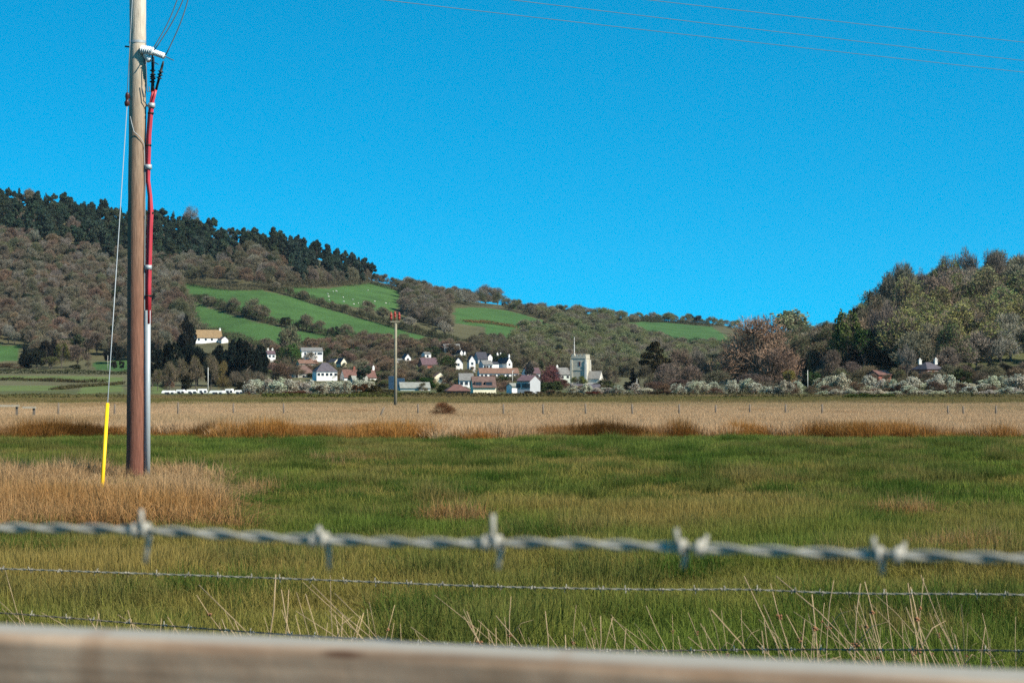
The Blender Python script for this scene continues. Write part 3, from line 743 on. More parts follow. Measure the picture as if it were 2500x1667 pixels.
def barb_mesh(r, lup, ldn, lback, m, seed, second=True, sx_=1):
    rr = random.Random(seed); mb = MB()
    R = r * 2.35
    def coil(x0, turns, a0):
        return [(x0 + r * 1.9 * t / 10, R * math.sin(a0 + 6.283 * t / 10), R * math.cos(a0 + 6.283 * t / 10)) for t in range(int(10 * turns) + 1)]
    c1 = coil(-r * 1.0, 1.5, -0.6)
    mb.tube([(c1[0][0] - r * 0.3, c1[0][1] - r * 0.4, lup)] + c1 + [(c1[-1][0] + r * rr.uniform(-1.5, 0.3), c1[-1][1] - r * 0.6, -ldn)], [r * 0.95] + [r] * len(c1) + [r * 0.95], 8)
    if second:
        c2 = coil(sx_ * r * 6.0, 1.5, 1.0)
        mb.tube([(c2[0][0] + r * 0.5, lback, r * 1.5)] + c2 + [(c2[-1][0], lback * 0.6, r * 4.0)], [r * 0.9] + [r] * len(c2) + [r * 0.9], 8)
    return mb.mesh('barb', m, True)
WA = np.array([-0.3086, 1.2]); WB = np.array([0.2572, 1.0])
P1 = wire_path([(0, 1287), (250, 1290), (372, 1291), (526, 1303), (660, 1315), (797, 1316), (900, 1321), (1100, 1329), (1236, 1321), (1494, 1328), (1655, 1336), (1954, 1347), (2149, 1355), (2470, 1361), (2500, 1362)], WA, WB, -1.5, 2.3, 220)
w1 = thing('barbed_wire', 'thick blurred galvanised barbed wire strung just above the plank rail', 'wire')
for ph in (0, math.pi): part('strand', twisted(P1, 0.00138, 0.054, ph + 0.6, 8), M['galv'], w1, True)
WYAW = math.atan2(WB[1] - WA[1], WB[0] - WA[0])
def on_path(P, px):
    q = CXP + F * P[:, 0] / P[:, 1]; k = int(np.argmin(abs(q - px))); return P[k]
for i, (px, lu, ld_, lb) in enumerate([(-60, .012, .014, .01), (372, .012, .019, .006), (797, .008, .017, .010), (1233, .0155, .0145, .007), (1653, .010, .011, .014), (2158, .009, .010, .015), (2590, .012, .012, .01)]):
    o = link('barb', barb_mesh(0.00138, lu, ld_, lb, M['galv'], i, True, -1 if px < 1400 else 1), w1, on_path(P1, px)); o.rotation_euler = (RND.uniform(-.15, .15), 0, WYAW)

WA2 = np.array([-1.53, 5.95]); WB2 = np.array([1.337, 5.2])
P2 = wire_path([(0, 1387), (250, 1396), (570, 1407), (897, 1419), (1150, 1430), (1400, 1436), (1638, 1439), (1780, 1438), (1845, 1435), (1960, 1446), (2200, 1450), (2300, 1448), (2500, 1451)], WA2, WB2, -0.55, 1.55, 260)
P3 = wire_path([(0, 1494), (320, 1520), (665, 1546), (1000, 1566), (1400, 1586), (1650, 1588), (1850, 1584), (2500, 1587)], WA2 + [0.0, 0.05], WB2 + [0.0, 0.05], -0.55, 1.55, 160)
f2 = thing('barbed_wire_fence', 'thin barbed wire fence behind the plank rail with dry stalks against it', 'fence')
for P, hid in ((P2, 0), (P3, 1)):
    mb = twisted(P, 0.0013, 0.06, 0, 5); mb2 = twisted(P, 0.0013, 0.06, math.pi, 5)
    b0 = len(mb.v); mb.v += mb2.v; mb.f += [[q + b0 for q in f_] for f_ in mb2.f]
    wobj = part('wire', mb, M['duskwire'] if hid else M['oldwire'], f2, True)
    bms = [barb_mesh(0.0012, .012, .013, .011, M['oldwire'], 50 + i) for i in range(4)]
    px = -700
    while px < 3200:
        o = link('barb', bms[RND.randrange(4)], wobj, on_path(P, px)); o.rotation_euler = (RND.uniform(0, 6.28), 0, math.atan2(WB2[1] - WA2[1], WB2[0] - WA2[0])); px += RND.uniform(72, 82)
for t in (-0.5, 1.5):
    p = WA2 + (WB2 - WA2) * t
    part('post', MB().tube([(p[0], p[1] + 0.05, -0.3), (p[0], p[1] + 0.05, 1.08)], [0.05, 0.045], 10), M['post'], f2)

# ------------------------------------------------------------------ dry stalks behind the rail
M['stalk'] = mat('dry_stalk', (0.46, 0.325, 0.18), 0.8, 0.3, 9)
M['seed'] = mat('dry_seed_head', (0.28, 0.13, 0.06), 0.9, 0.4, 30)
def stalk_mesh(seed):
    r = random.Random(seed); mb = MB(); h = 1.0; pts = []; x = y = 0; dx = r.uniform(-0.13, 0.02); dy = r.uniform(-0.05, 0.05); cv = r.uniform(-0.5, 1.6)
    for i in range(9):
        t = i / 8; pts.append((x, y, t * h)); x += dx * (0.5 + cv * t * t) + r.uniform(-0.012, 0.012); y += dy * (0.4 + t)
    mb.tube(pts, [0.0034 * (1 - 0.55 * i / 8) for i in range(9)], 5)
    for k in range(r.randrange(2, 5)):            # withered side leaves
        i = r.randrange(2, 7); p = Vector(pts[i]); a = r.uniform(0, 6.28); L = r.uniform(0.08, 0.2)
        q = p + Vector((math.cos(a) * L * 0.6, math.sin(a) * L * 0.6, L * r.uniform(-0.2, 0.7)))
        mb.tube([p, (p + q) / 2 + Vector((0, 0, 0.03)), q], [0.0025, 0.002, 0.0006], 4)
    sh = MB(); i = r.choice((4, 5, 6, 7)); p = Vector(pts[i])
    for k in range(7): sh.ball(p + Vector((r.uniform(-.011, .011), r.uniform(-.011, .011), r.uniform(-.012, .012))), r.uniform(0.003, 0.006), 5, 4)
    return mb.mesh('stem', M['stalk'], True), sh.mesh('seed_head', M['seed'], True)
SM = [stalk_mesh(i) for i in range(9)]
sp = []
for a, b_, n_ in ((0, 700, 48), (700, 1250, 48), (1250, 1800, 40), (1800, 2050, 26), (2050, 2540, 74)):
    for _ in range(n_): sp.append((RND.uniform(a, b_), 0.75 if a < 1900 else 1.0))
for px, hm in sp:
    d = RND.uniform(6.0, 8.4); x = (px - CXP) / F * d; big = RND.random() < (0.22 if hm < 0.9 else 0.3)
    top = RND.uniform(1395, 1480) if big else RND.uniform(1480, 1560 + (px / 2500) * 40)
    h = max(0.35, EYE + ray(px, top)[1] * d)
    si = RND.randrange(9); st, sd_ = SM[si]; hs_ = RND.random() < 0.7
    seg = int(np.searchsorted([372, 797, 1233, 1653, 2158], px)); bn_ = ['before the first thick barb', 'between the first and second thick barbs', 'between the second and third thick barbs', 'between the third and fourth thick barbs', 'between the fourth and fifth thick barbs', 'past the last thick barb'][seg]
    lean_ = abs(max(st.vertices, key=lambda v: v.co.z).co.x); dsc = ('tall' if h > 0.82 else ('middling' if h > 0.7 else 'short')) + ' ' + ('bent' if lean_ > 0.28 else ('leaning' if lean_ > 0.12 else 'upright'))
    o = thing('dry_stalk', dsc + ' dry stalk ' + ('with a seed head ' if hs_ else '') + bn_, 'stalk', (x, d, -0.02), RND.uniform(-0.7, 0.7), 'dry stalks along the thin wire')
    o.scale = (h * RND.uniform(0.6, 1.5), h, h)
    link('stem', st, o)
    if hs_: link('seed_head', sd_, o)

# ------------------------------------------------------------------ utility pole
D0 = 30.0
def p30(px, py, dd=0.0): return at(px, py, D0 + dd)
def polemat():
    m = bpy.data.materials.new('pole_wood'); m.use_nodes = True
    n, l = m.node_tree.nodes, m.node_tree.links; b = n['Principled BSDF']; b.inputs['Roughness'].default_value = 0.85; b.inputs['Specular IOR Level'].default_value = 0.2
    tc = n.new('ShaderNodeTexCoord'); sp_ = n.new('ShaderNodeSeparateXYZ'); l.new(tc.outputs['Object'], sp_.inputs[0])
    nz = n.new('ShaderNodeTexNoise'); nz.inputs['Scale'].default_value = 1; nz.inputs['Detail'].default_value = 7
    mp = n.new('ShaderNodeMapping'); mp.inputs['Scale'].default_value = (26, 26, 1.6); l.new(tc.outputs['Object'], mp.inputs[0]); l.new(mp.outputs[0], nz.inputs['Vector'])
    ad = n.new('ShaderNodeMath'); ad.operation = 'MULTIPLY_ADD'; l.new(nz.outputs[0], ad.inputs[0]); ad.inputs[1].default_value = 1.6; l.new(sp_.outputs[2], ad.inputs[2])
    cr = n.new('ShaderNodeValToRGB'); e = cr.color_ramp.elements
    e[0].position = 0.1; e[0].color = (0.17, 0.068, 0.045, 1); e[1].position = 0.98; e[1].color = (0.62, 0.55, 0.45, 1)
    for pos, c in ((0.35, (0.20, 0.095, 0.062, 1)), (0.52, (0.23, 0.135, 0.088, 1)), (0.66, (0.29, 0.21, 0.145, 1)), (0.78, (0.42, 0.35, 0.265, 1))):
        q = cr.color_ramp.elements.new(pos); q.color = c
    dv = n.new('ShaderNodeMath'); dv.operation = 'DIVIDE'; dv.inputs[1].default_value = 9.0; l.new(ad.outputs[0], dv.inputs[0]); l.new(dv.outputs[0], cr.inputs[0])
    n2 = n.new('ShaderNodeTexNoise'); n2.inputs['Scale'].default_value = 1; n2.inputs['Detail'].default_value = 8; n2.inputs['Roughness'].default_value = 0.7
    mp2 = n.new('ShaderNodeMapping'); mp2.inputs['Scale'].default_value = (60, 60, 4); l.new(tc.outputs['Object'], mp2.inputs[0]); l.new(mp2.outputs[0], n2.inputs['Vector'])
    mr = n.new('ShaderNodeMapRange'); mr.inputs[1].default_value = 0.28; mr.inputs[2].default_value = 0.72; mr.inputs[3].default_value = 0.5; mr.inputs[4].default_value = 1.3; l.new(n2.outputs[0], mr.inputs[0])
    mx = n.new('ShaderNodeMix'); mx.data_type = 'RGBA'; mx.blend_type = 'MULTIPLY'; mx.inputs[0].default_value = 1; l.new(cr.outputs[0], mx.inputs[6]); l.new(mr.outputs[0], mx.inputs[7]); l.new(mx.outputs[2], b.inputs['Base Color'])
    bp = n.new('ShaderNodeBump'); bp.inputs['Strength'].default_value = 0.7; bp.inputs['Distance'].default_value = 0.01; l.new(n2.outputs[0], bp.inputs['Height']); l.new(bp.outputs[0], b.inputs['Normal'])
    return m
M['pole'] = polemat()
M['red'] = mat('red_cable_sheath', (0.52, 0.035, 0.05), 0.45, 0.15, 5, spec=0.5)
M['black'] = mat('black_rubber', (0.018, 0.016, 0.016), 0.55, 0.2, 20)
M['white'] = mat('white_insulator', (0.80, 0.80, 0.77), 0.4, 0.1, 30, spec=0.5, k=0.95)
M['steel'] = mat('galvanised_steel', (0.44, 0.48, 0.49), 0.5, 0.18, 14, metal=0.2, stretch=(10, 10, 1.2))
M['yellow'] = mat('yellow_guard', (0.95, 0.56, 0.01), 0.5, 0.06, 6, k=0.9)
M['brown'] = mat('brown_porcelain', (0.07, 0.02, 0.014), 0.3, 0.2, 10)
M['cond'] = mat('conductor', (0.13, 0.15, 0.16), 0.6, 0.2, 3)
PB = Vector((POLE.x, D0, 0))
pole = thing('utility_pole', 'tall brown wooden utility pole with red cables standing in dry grass', 'pole')
mb = MB(); pts = []; rad = []
for i in range(60):
    z = -0.8 + i * (10.1 / 59); pts.append((PB.x + 0.004 * math.sin(z * 1.3), D0, z)); rad.append(0.146 - 0.0032 * z + 0.0016 * math.sin(z * 7.1) + 0.0012 * math.sin(z * 17))
mb.tube(pts, rad, 28)
part('shaft', mb, M['pole'], pole, True)
RX = PB.x
def prad(z): return 0.146 - 0.0032 * z
# metal cable cover up the lower half
z1 = p30(331, 758).z; xc = p30(361.5, 900).x
cov = MB(); cov.tube([(xc + 0.005, D0 - 0.05, -0.1), (xc, D0 - 0.05, z1 * 0.5), (xc, D0 - 0.05, z1)], 0.0455, 14)
part('cable_cover', cov, M['steel'], pole, True)
part('cover_flange', MB().box(RX + 0.12, xc - 0.03, D0 - 0.058, D0 - 0.05, -0.1, z1 - 0.02), M['steel'], pole)
# three red cables with clamps
for k, (ox, oy) in enumerate(((-0.024, 0.0), (0.012, -0.028), (0.026, 0.012))):
    path = []
    for px, py in ((361.5, 790), (361.5, 700), (363, 640), (365, 560), (367, 520), (366, 480), (361, 440), (361, 400), (363, 330), (367, 280), (370, 256)):
        v = p30(px, py, -0.05); s = 1.0 if py > 500 else 0.75
        if py in (480, 440): s = 0.55
        path.append(v + Vector((ox * s, oy * s, 0)))
    tipb = (374, 222) if k != 1 else (381, 218)
    path += [p30((370 + tipb[0]) / 2, 238, -0.05) + Vector((ox * 0.5, oy * 0.5, 0)), p30(*tipb, -0.06)]
    part('red_cable', MB().tube(path, 0.0205, 9), M['red'], pole, True)
for py, px in ((258, 370), (408, 362), (653, 362)):
    v = p30(px, py, -0.05)
    c = part('cable_clamp', MB().tube([v + Vector((0, 0, -0.035)), v + Vector((0, 0, 0.035))], 0.054, 12), M['steel'], pole, True)
    part('bracket', MB().box(RX + prad(v.z) - 0.02, v.x - 0.03, D0 - 0.03, D0 - 0.005, v.z - 0.012, v.z + 0.012), M['steel'], c)
for py, px in ((277, 368), (355, 362), (520, 367), (722, 362)):
    v = p30(px, py, -0.05); part('cable_tie', MB().tube([v + Vector((0, 0, -0.012)), v + Vector((0, 0, 0.012))], 0.048 if py < 600 else 0.051, 12), M['black'], pole, True)
# black terminations with sheds
def termination(a, b_, shed):
    a = Vector(a); b_ = Vector(b_); prof = [(0, 0.02), (0.15, 0.02)]
    for s in shed: prof += [(s - 0.035, 0.02), (s, 0.048), (s + 0.02, 0.03), (s + 0.035, 0.02)]
    prof += [(0.85, 0.019), (1, 0.012)]
    part('cable_termination', MB().lathe(a, b_, prof, 12), M['black'], pole, True)
termination(p30(374, 224, -0.06), p30(372, 134, -0.08), (0.35, 0.46, 0.57))
termination(p30(381, 220, -0.06), p30(399, 150, -0.16), (0.42, 0.53, 0.64))
termination(p30(371, 226, -0.02), p30(375, 140, 0.06), (0.30, 0.44))
# arm and white ribbed insulators
part('steel_arm', MB().tube([p30(336, 128, 0.0), p30(352, 131, -0.1), p30(374, 133, -0.13)], 0.026, 8), M['brown'], pole)
def insulator(a, b_, r, nshed):
    prof = [(0, r * 0.4)]
    for i in range(nshed):
        t = (i + 0.5) / nshed; h = 0.5 / nshed
        prof += [(t - h * 0.7, r * 0.5), (t - h * 0.1, r), (t + h * 0.35, r * 0.95), (t + h * 0.7, r * 0.5)]
    prof.append((1, r * 0.4))
    part('insulator', MB().lathe(a, b_, prof, 14), M['white'], pole, True)
insulator(p30(344, 121, -0.12), p30(374, 126, -0.16), 0.068, 6)
insulator(p30(374, 128, -0.15), p30(402, 138, -0.22), 0.048, 7)
insulator(p30(355, 132, -0.1), p30(366, 150, -0.14), 0.05, 4)
part('arm_bolt', MB().tube([p30(400, 137, -0.22), p30(424, 148, -0.28)], 0.007, 6), M['cond'], pole)
part('arm_bolt', MB().tube([p30(366, 148, -0.14), p30(387, 158, -0.2)], 0.007, 6), M['cond'], pole)
v = p30(331, 104); part('pole_band', MB().tube([(RX, D0, v.z - 0.018), (RX, D0, v.z + 0.018)], prad(v.z) + 0.006, 24, False), M['steel'], pole, True)
part('step_bolt', MB().tube([p30(316, 115), p30(305, 114)], 0.014, 8), M['cond'], pole)
part('side_bracket', MB().tube([p30(318, 235, -0.05), p30(309, 240, -0.12)], 0.02, 8), M['brown'], pole)
# earth wire and jumper
ew = [p30(318, 285, -0.13), p30(322.5, 305, -0.147), p30(327, 322, -0.15), p30(342, 335, -0.14), p30(352, 352, -0.09)] + [p30(353.5 + 0.6 * math.sin(k), 352 + k * 80, -0.07) for k in range(1, 10)]
part('earth_wire', MB().tube(ew, 0.006, 6), M['steel'], pole, True)
part('jumper_wire', MB().tube([p30(352, 142, -0.1), p30(357, 165, -0.14), p30(358, 205, -0.14), p30(360, 224, -0.12), p30(366, 224, -0.08), p30(364, 212, -0.07)], 0.008, 6), M['cond'], pole, True)
part('jumper_wire', MB().tube([p30(345, 210, -0.13), p30(352, 235, -0.13), p30(350, 246, -0.12), p30(360, 258, -0.08)], 0.008, 6), M['cond'], pole, True)
for a, b_, dd in (((372, 122), (424, -6), -0.14), ((376, 124), (440, -10), -0.3), ((404, 136), (452, -10), -0.23)):
    A = p30(*a, dd); B = p30(*b_, dd - 0.05); B2 = A + (B - A) * 1.6
    q = [A + (B2 - A) * t + Vector((0.05 * math.sin(math.pi * t), 0, -0.06 * math.sin(math.pi * t))) for t in np.linspace(0, 1, 12)]
    part('tap_wire', MB().tube(q, 0.0085, 6), M['cond'], pole, True)
# crossarm out of the frame that carries the overhead lines
part('crossarm', MB().box(RX - 0.1, RX + 0.1, D0 - 0.25, D0 - 0.16, 7.5, 9.0), M['post'], pole)

# overhead lines: three conductors going off to the next pole
def cat_wire(name, A, B, sag, r, m, parent=None, n_=40):
    q = [A + (B - A) * t + Vector((0, 0, -sag * 4 * t * (1 - t))) for t in np.linspace(0, 1, n_)]
    return link(name, MB().tube(q, r, 6).mesh(name, m, True), parent)
for (x0, y0, x1, y1), lab in (((1100, 0, 2500, 155), 'lowest of three thin overhead power lines crossing the sky'), ((1470, 0, 2500, 123), 'middle one of three thin overhead power lines crossing the sky'), ((1850, 0, 2500, 76), 'topmost of three thin overhead power lines crossing the sky')):
    s = (y1 - y0) / (x1 - x0)
    ya = y0 + s * (340 - x0) * 0.82; yb = y1 + s * (3500 - x1) * 1.15
    A = at(340, ya, 29.8); B = at(3500, yb, 49.0)
    def row_at(px, sag):
        return None
    o = cat_wire('power_line', A, B, 0.05, 0.0052, M['cond']); tag(o, lab, 'power line', 'overhead power lines')

# stay wire with its yellow guard
stay = thing('stay_wire', 'slanting steel stay wire with a bright yellow guard beside the pole', 'stay wire')
SA = at(326, -140, 29.85); SM_ = at(310.5, 243, 29.55); SB = at(247.5, 1216, 26.5)
part('wire', MB().tube([SA, at(323, 0, 29.8), SM_ + Vector((0, 0, 0.08))], 0.0065, 6), M['steel'], stay, True)
part('wire', MB().tube([SM_ - Vector((0, 0, 0.08)), SB], 0.0065, 6), M['steel'], stay, True)
part('insulator', MB().lathe(SM_ + Vector((0.004, 0, 0.10)), SM_ - Vector((0.004, 0, 0.11)), [(0, 0.02), (0.1, 0.03), (0.3, 0.034), (0.45, 0.024), (0.55, 0.024), (0.7, 0.042), (0.9, 0.034), (1, 0.016)], 12), M['brown'], stay, True)
ST_ = at(262.3, 985, 0); dirv = (SB - SM_); tt = (985 - 243) / (1216 - 243)
GA = SM_ + dirv * (tt * 1.0); 
# find the point of the wire seen at row 985
best = min(np.linspace(0.5, 0.98, 400), key=lambda t: abs(proj(*(SM_ + dirv * t))[1] - 985)); GA = SM_ + dirv * best
part('guard', MB().tube([GA, SM_ + dirv * 0.998], 0.0265, 12), M['yellow'], stay, True)

# farther pole with red insulators
M['farpole'] = mat('olive_pole', (0.30, 0.27, 0.19), 0.9, 0.2, 3)
M['redins'] = mat('red_insulator', (0.33, 0.045, 0.03), 0.5, 0.2, 10)
DP = 165.0
fx = ray(965.5, 900)[0] * DP; fz = Tz(fx, DP); ft = at(965.5, 783, DP).z
fp = thing('utility_pole', 'slim distant utility pole topped by three red insulators beyond the reeds', 'pole', (fx, DP, fz))
part('shaft', MB().tube([(0, 0, -0.5), (0, 0, (ft - fz) * 0.5), (0.02, 0, ft - fz)], [0.135, 0.125, 0.10], 12), M['farpole'], fp, True)
xa = part('crossarm', MB().box(-0.42, 0.34, -0.12, -0.02, ft - fz - 0.14, ft - fz - 0.02), M['farpole'], fp)
for ox, oz in ((-0.37, 0), (-0.05, 0.18), (0.3, 0)):
    b0 = ft - fz - 0.02 + oz
    part('insulator', MB().lathe((ox, -0.07, b0 - 0.16), (ox, -0.07, b0 + 0.75 - oz * 0.6), [(0, 0.03), (0.3, 0.04), (0.34, 0.10), (0.5, 0.11), (0.54, 0.07), (0.6, 0.12), (0.8, 0.11), (0.85, 0.06), (1, 0.04)], 10), M['redins'], xa, True)

# posts of the old fence standing in the reeds
FP = [(142, 108, 983), (279, 108, 986), (434, 112, 982), (570, 112, 984), (693, 112, 984), (921, 100, 994), (1021, 112, 986), (1229, 112, 986), (1326, 112, 986), (1430, 112, 985), (1544, 112, 986), (1658, 112, 986), (1747, 114, 988), (1831, 112, 986), (1917, 112, 986), (2007, 112, 986), (2315, 112, 990), (2352, 113, 991), (2431, 112, 990)]
for i, (px, d, top) in enumerate(FP):
    x = ray(px, 990)[0] * d; z = Tz(x, d); h = at(px, top, d).z - z
    lean = 0.35 if px == 921 else RND.uniform(-0.03, 0.03)
    lab = 'leaning thin fence post in the reeds left of the slim distant pole' if px == 921 else 'thin dark fence post standing upright in the tan reed bed'
    if px == 921: lab = 'leaning thin fence post in the reeds beside the slim distant pole'
    o = tag(link('fence_post', MB().tube([(0, 0, -0.2), (lean * 0.5, 0, h * 0.5), (lean, 0, h)], [0.055, 0.05, 0.045], 8).mesh('fence_post', M['post'], True), None, (x, d, z)), lab, 'post', None if px == 921 else 'fence posts in the reed bed')
_fps = sorted([o for o in bpy.data.objects if o.get('group') == 'fence posts in the reed bed'], key=lambda o: o.location.x)
for i_, o in enumerate(_fps): o['label'] = 'thin dark fence post in the reeds, %s upright one counting from the pole side' % 'first second third fourth fifth sixth seventh eighth ninth tenth eleventh twelfth thirteenth fourteenth fifteenth sixteenth seventeenth eighteenth nineteenth'.split()[i_]
# low pale rails at the edge of the reeds
M['palewood'] = mat('pale_rail_wood', (0.52, 0.45, 0.33), 0.85, 0.2, 6)
d = 104.0
for (xa_, xb, py, pp, lab) in ((-60, 47, 992, 40, 'longer pale wooden rail low over the reeds by the stay wire'), (55, 88, 996, 82, 'shorter pale wooden rail low over the reeds by the stay wire')):
    A = at(xa_, py - 1.5, d); B = at(xb, py, d); x = ray(pp, 1000)[0] * d
    g = thing('rail_fence', lab, 'fence', (A.x, d, Tz(A.x, d)))
    z0 = Tz(A.x, d)
    part('rail', MB().box(0, B.x - A.x, -0.03, 0.03, A.z - z0 - 0.05, A.z - z0 + 0.05), M['palewood'], g)
    for q in ((pp,) if xa_ > 0 else (pp, -40)):
        xq = ray(q, 1000)[0] * d - A.x; part('post', MB().box(xq - 0.06, xq + 0.06, 0.035, 0.14, -0.2, A.z - z0 + 0.03), M['post'], g)

# ------------------------------------------------------------------ village
def wallmat(name, c, v=0.08): return mat(name, c, 0.85, v, 0.8, bump=0.2, bscale=12, k=0.95)
WM = {'white': wallmat('white_render', (0.84, 0.82, 0.78)), 'cream': wallmat('cream_render', (0.80, 0.72, 0.52)), 'grey': wallmat('grey_and_shade_render', (0.36, 0.37, 0.38)),
      'stone': wallmat('grey_stone', (0.36, 0.345, 0.29), 0.25), 'palestone': wallmat('pale_stone', (0.62, 0.60, 0.54), 0.15), 'brick': wallmat('red_brick', (0.30, 0.10, 0.07), 0.25), 'blue': wallmat('shade_blue_render', (0.42, 0.55, 0.62)), 'green': wallmat('grey_green_render', (0.5, 0.55, 0.5))}
def roofmat(name, c): return mat(name, c, 0.85, 0.35, 1.4, bump=0.6, bscale=5, stretch=(1, 1, 2))
RM = {'slate': roofmat('slate', (0.115, 0.10, 0.115)), 'brown': roofmat('brown_tiles', (0.17, 0.105, 0.085)), 'red': roofmat('red_tiles', (0.19, 0.095, 0.075)), 'terra': roofmat('orange_tiles', (0.23, 0.13, 0.09)), 'grey': roofmat('grey_tiles', (0.22, 0.215, 0.20)),
      'dark': roofmat('dark_slate', (0.06, 0.06, 0.075)), 'pale': roofmat('pale_sheet', (0.33, 0.33, 0.28)), 'lichen': roofmat('lichen_tiles', (0.30, 0.20, 0.10)), 'purple': roofmat('purple_slate', (0.14, 0.085, 0.095))}
M['glass'] = mat('window_glass', (0.03, 0.035, 0.045), 0.15, 0.2, 1, spec=0.6)
M['frame'] = mat('window_frame', (0.75, 0.75, 0.73), 0.6, 0.05, 4)
M['doorred'] = mat('red_door', (0.42, 0.05, 0.04), 0.6, 0.1, 3)
LM = []
KEEP = []            # picture boxes that nothing nearer may cover
def window(parent, c, w, h, face):
    """face: unit outward normal in the house's own axes, c on the wall."""
    c = Vector(c); nrm = Vector(face); t = Vector((-nrm.y, nrm.x, 0)); up = Vector((0, 0, 1))
    def slab(d0, d1, w_, h_, mb):
        pts = [c + t * sx * w_ / 2 + up * sz * h_ / 2 + nrm * dd for dd in (d0, d1) for sx, sz in ((-1, -1), (1, -1), (1, 1), (-1, 1))]
        b = len(mb.v); mb.v += [tuple(p) for p in pts]
        mb.f += [[b + i for i in q] for q in ((0, 1, 2, 3), (7, 6, 5, 4), (0, 4, 5, 1), (1, 5, 6, 2), (2, 6, 7, 3), (3, 7, 4, 0))]
        return mb
    o = part('window', slab(-0.05, 0.04, w, h, MB()), M['frame'], parent)
    part('pane', slab(0.0, 0.055, w - 0.14, h - 0.14, MB()), M['glass'], o)
def hsize(x0, x1, row0, row1, base, d=None):
    pxc = (x0 + x1) / 2
    if d is None:
        hx = hit(pxc, base + 3); d = hx[1] if hx else 800.0
    return pxc, d
def house(label, x0, x1, ridge, eave, base, mode='side', yaw=0.32, depth=7.0, wall='white', roof='slate', chim=(), wins=None, d=None, cat='house', name='house', winrow=1, group=None, keep=None, short=None):
    pxc, d = hsize(x0, x1, ridge, eave, base, d)
    x = ray(pxc, 920)[0] * d
    yy = yaw
    span = (x1 - x0) / F * d
    if mode in ('side', 'hip'): L = max(3.0, (span - depth * abs(math.sin(yaw)) * 0.6) / math.cos(yaw)); Wd = depth
    else: Wd = span; L = depth; yy = yaw + math.pi / 2
    dc = d + (Wd if mode != 'gable' else L) / 2
    x = ray(pxc, 920)[0] * dc
    z0 = min(Tz(x, d), Tz(x, dc)) - 0.3
    ze = at(pxc, eave, d).z - z0; zr = at(pxc, ridge, d + (Wd / 2 if mode != 'gable' else 0)).z - z0
    ze = max(ze, 1.0); zr = max(zr, ze + 0.6)
    g = thing(name, label, cat, (x, dc, z0), yy, group)
    KEEP.append((x0, x1, ridge - 3, base - 8 if keep is None else keep, d)); LM.append((pxc, (ridge + base) / 2, short or label))
    hx_, hy = L / 2, Wd / 2
    mb = MB()
    if mode == 'hip':
        mb.box(-hx_, hx_, -hy, hy, 0, ze)
    else:
        mb.v += [(-hx_, -hy, 0), (hx_, -hy, 0), (hx_, hy, 0), (-hx_, hy, 0), (-hx_, -hy, ze), (hx_, -hy, ze), (hx_, hy, ze), (-hx_, hy, ze), (-hx_, 0, zr - 0.12), (hx_, 0, zr - 0.12)]
        mb.f += [[0, 3, 2, 1], [0, 1, 5, 4], [2, 3, 7, 6], [1, 2, 6, 9, 5], [3, 0, 4, 8, 7], [4, 5, 9, 8], [6, 7, 8, 9]]
    part('wall', mb, WM[wall] if isinstance(wall, str) else wall, g)
    rb = MB(); ov = 0.3; ox = 0.12
    if mode == 'hip':
        k = min(hx_ * 0.75, hy); A = hx_ + ov; B = hy + ov
        rb.v += [(-A, -B, ze), (A, -B, ze), (A, B, ze), (-A, B, ze), (-hx_ + k, 0, zr), (hx_ - k + 0.02, 0, zr)]
        rb.f += [[0, 3, 2, 1], [0, 1, 5, 4], [2, 3, 4, 5], [1, 2, 5], [3, 0, 4]]
    else:
        sl = (zr - ze) / hy; zo = ze - ov * sl; t = 0.16
        for s in (-1, 1):
            a = [(-hx_ - ox, 0, zr), (hx_ + ox, 0, zr), (hx_ + ox, s * (hy + ov), zo + 0.03), (-hx_ - ox, s * (hy + ov), zo + 0.03)]
            b = len(rb.v); rb.v += a + [(p[0], p[1], p[2] + t) for p in a]
            q = [[0, 1, 2, 3], [7, 6, 5, 4], [0, 4, 5, 1], [1, 5, 6, 2], [2, 6, 7, 3], [3, 7, 4, 0]]
            rb.f += [[b + i for i in (f_ if s < 0 else f_[::-1])] for f_ in q]
    ro = part('roof', rb, RM[roof], g)
    for cx, ch, cm in chim:
        xx_ = cx * hx_
        part('chimney', MB().box(xx_ - 0.38, xx_ + 0.38, -0.3, 0.3, zr - 0.6, zr + ch).box(xx_ - 0.45, xx_ + 0.45, -0.37, 0.37, zr + ch, zr + ch + 0.14).box(xx_ - 0.15, xx_ + 0.15, -0.14, 0.14, zr + ch + 0.14, zr + ch + 0.5), WM[cm], ro)
    if wins is None: wins = max(0, int(L / 3.0)) if mode != 'gable' else 1
    if isinstance(wins, int):
        if mode == 'gable':
            if wins: window(g, (-hx_, 0, ze * 0.72 + 0.2), 1.0, 1.1, (-1, 0, 0))
        else:
            for rw in range(winrow):
                zc = ze - 1.05 - rw * 2.6
                if zc < 0.8: continue
                for i in range(wins): window(g, (-hx_ + (i + 0.5) * L / wins + RND.uniform(-.2, .2), -hy, zc), 1.15, 1.15, (0, -1, 0))
    g['dims'] = [L, Wd, ze, zr]
    return g

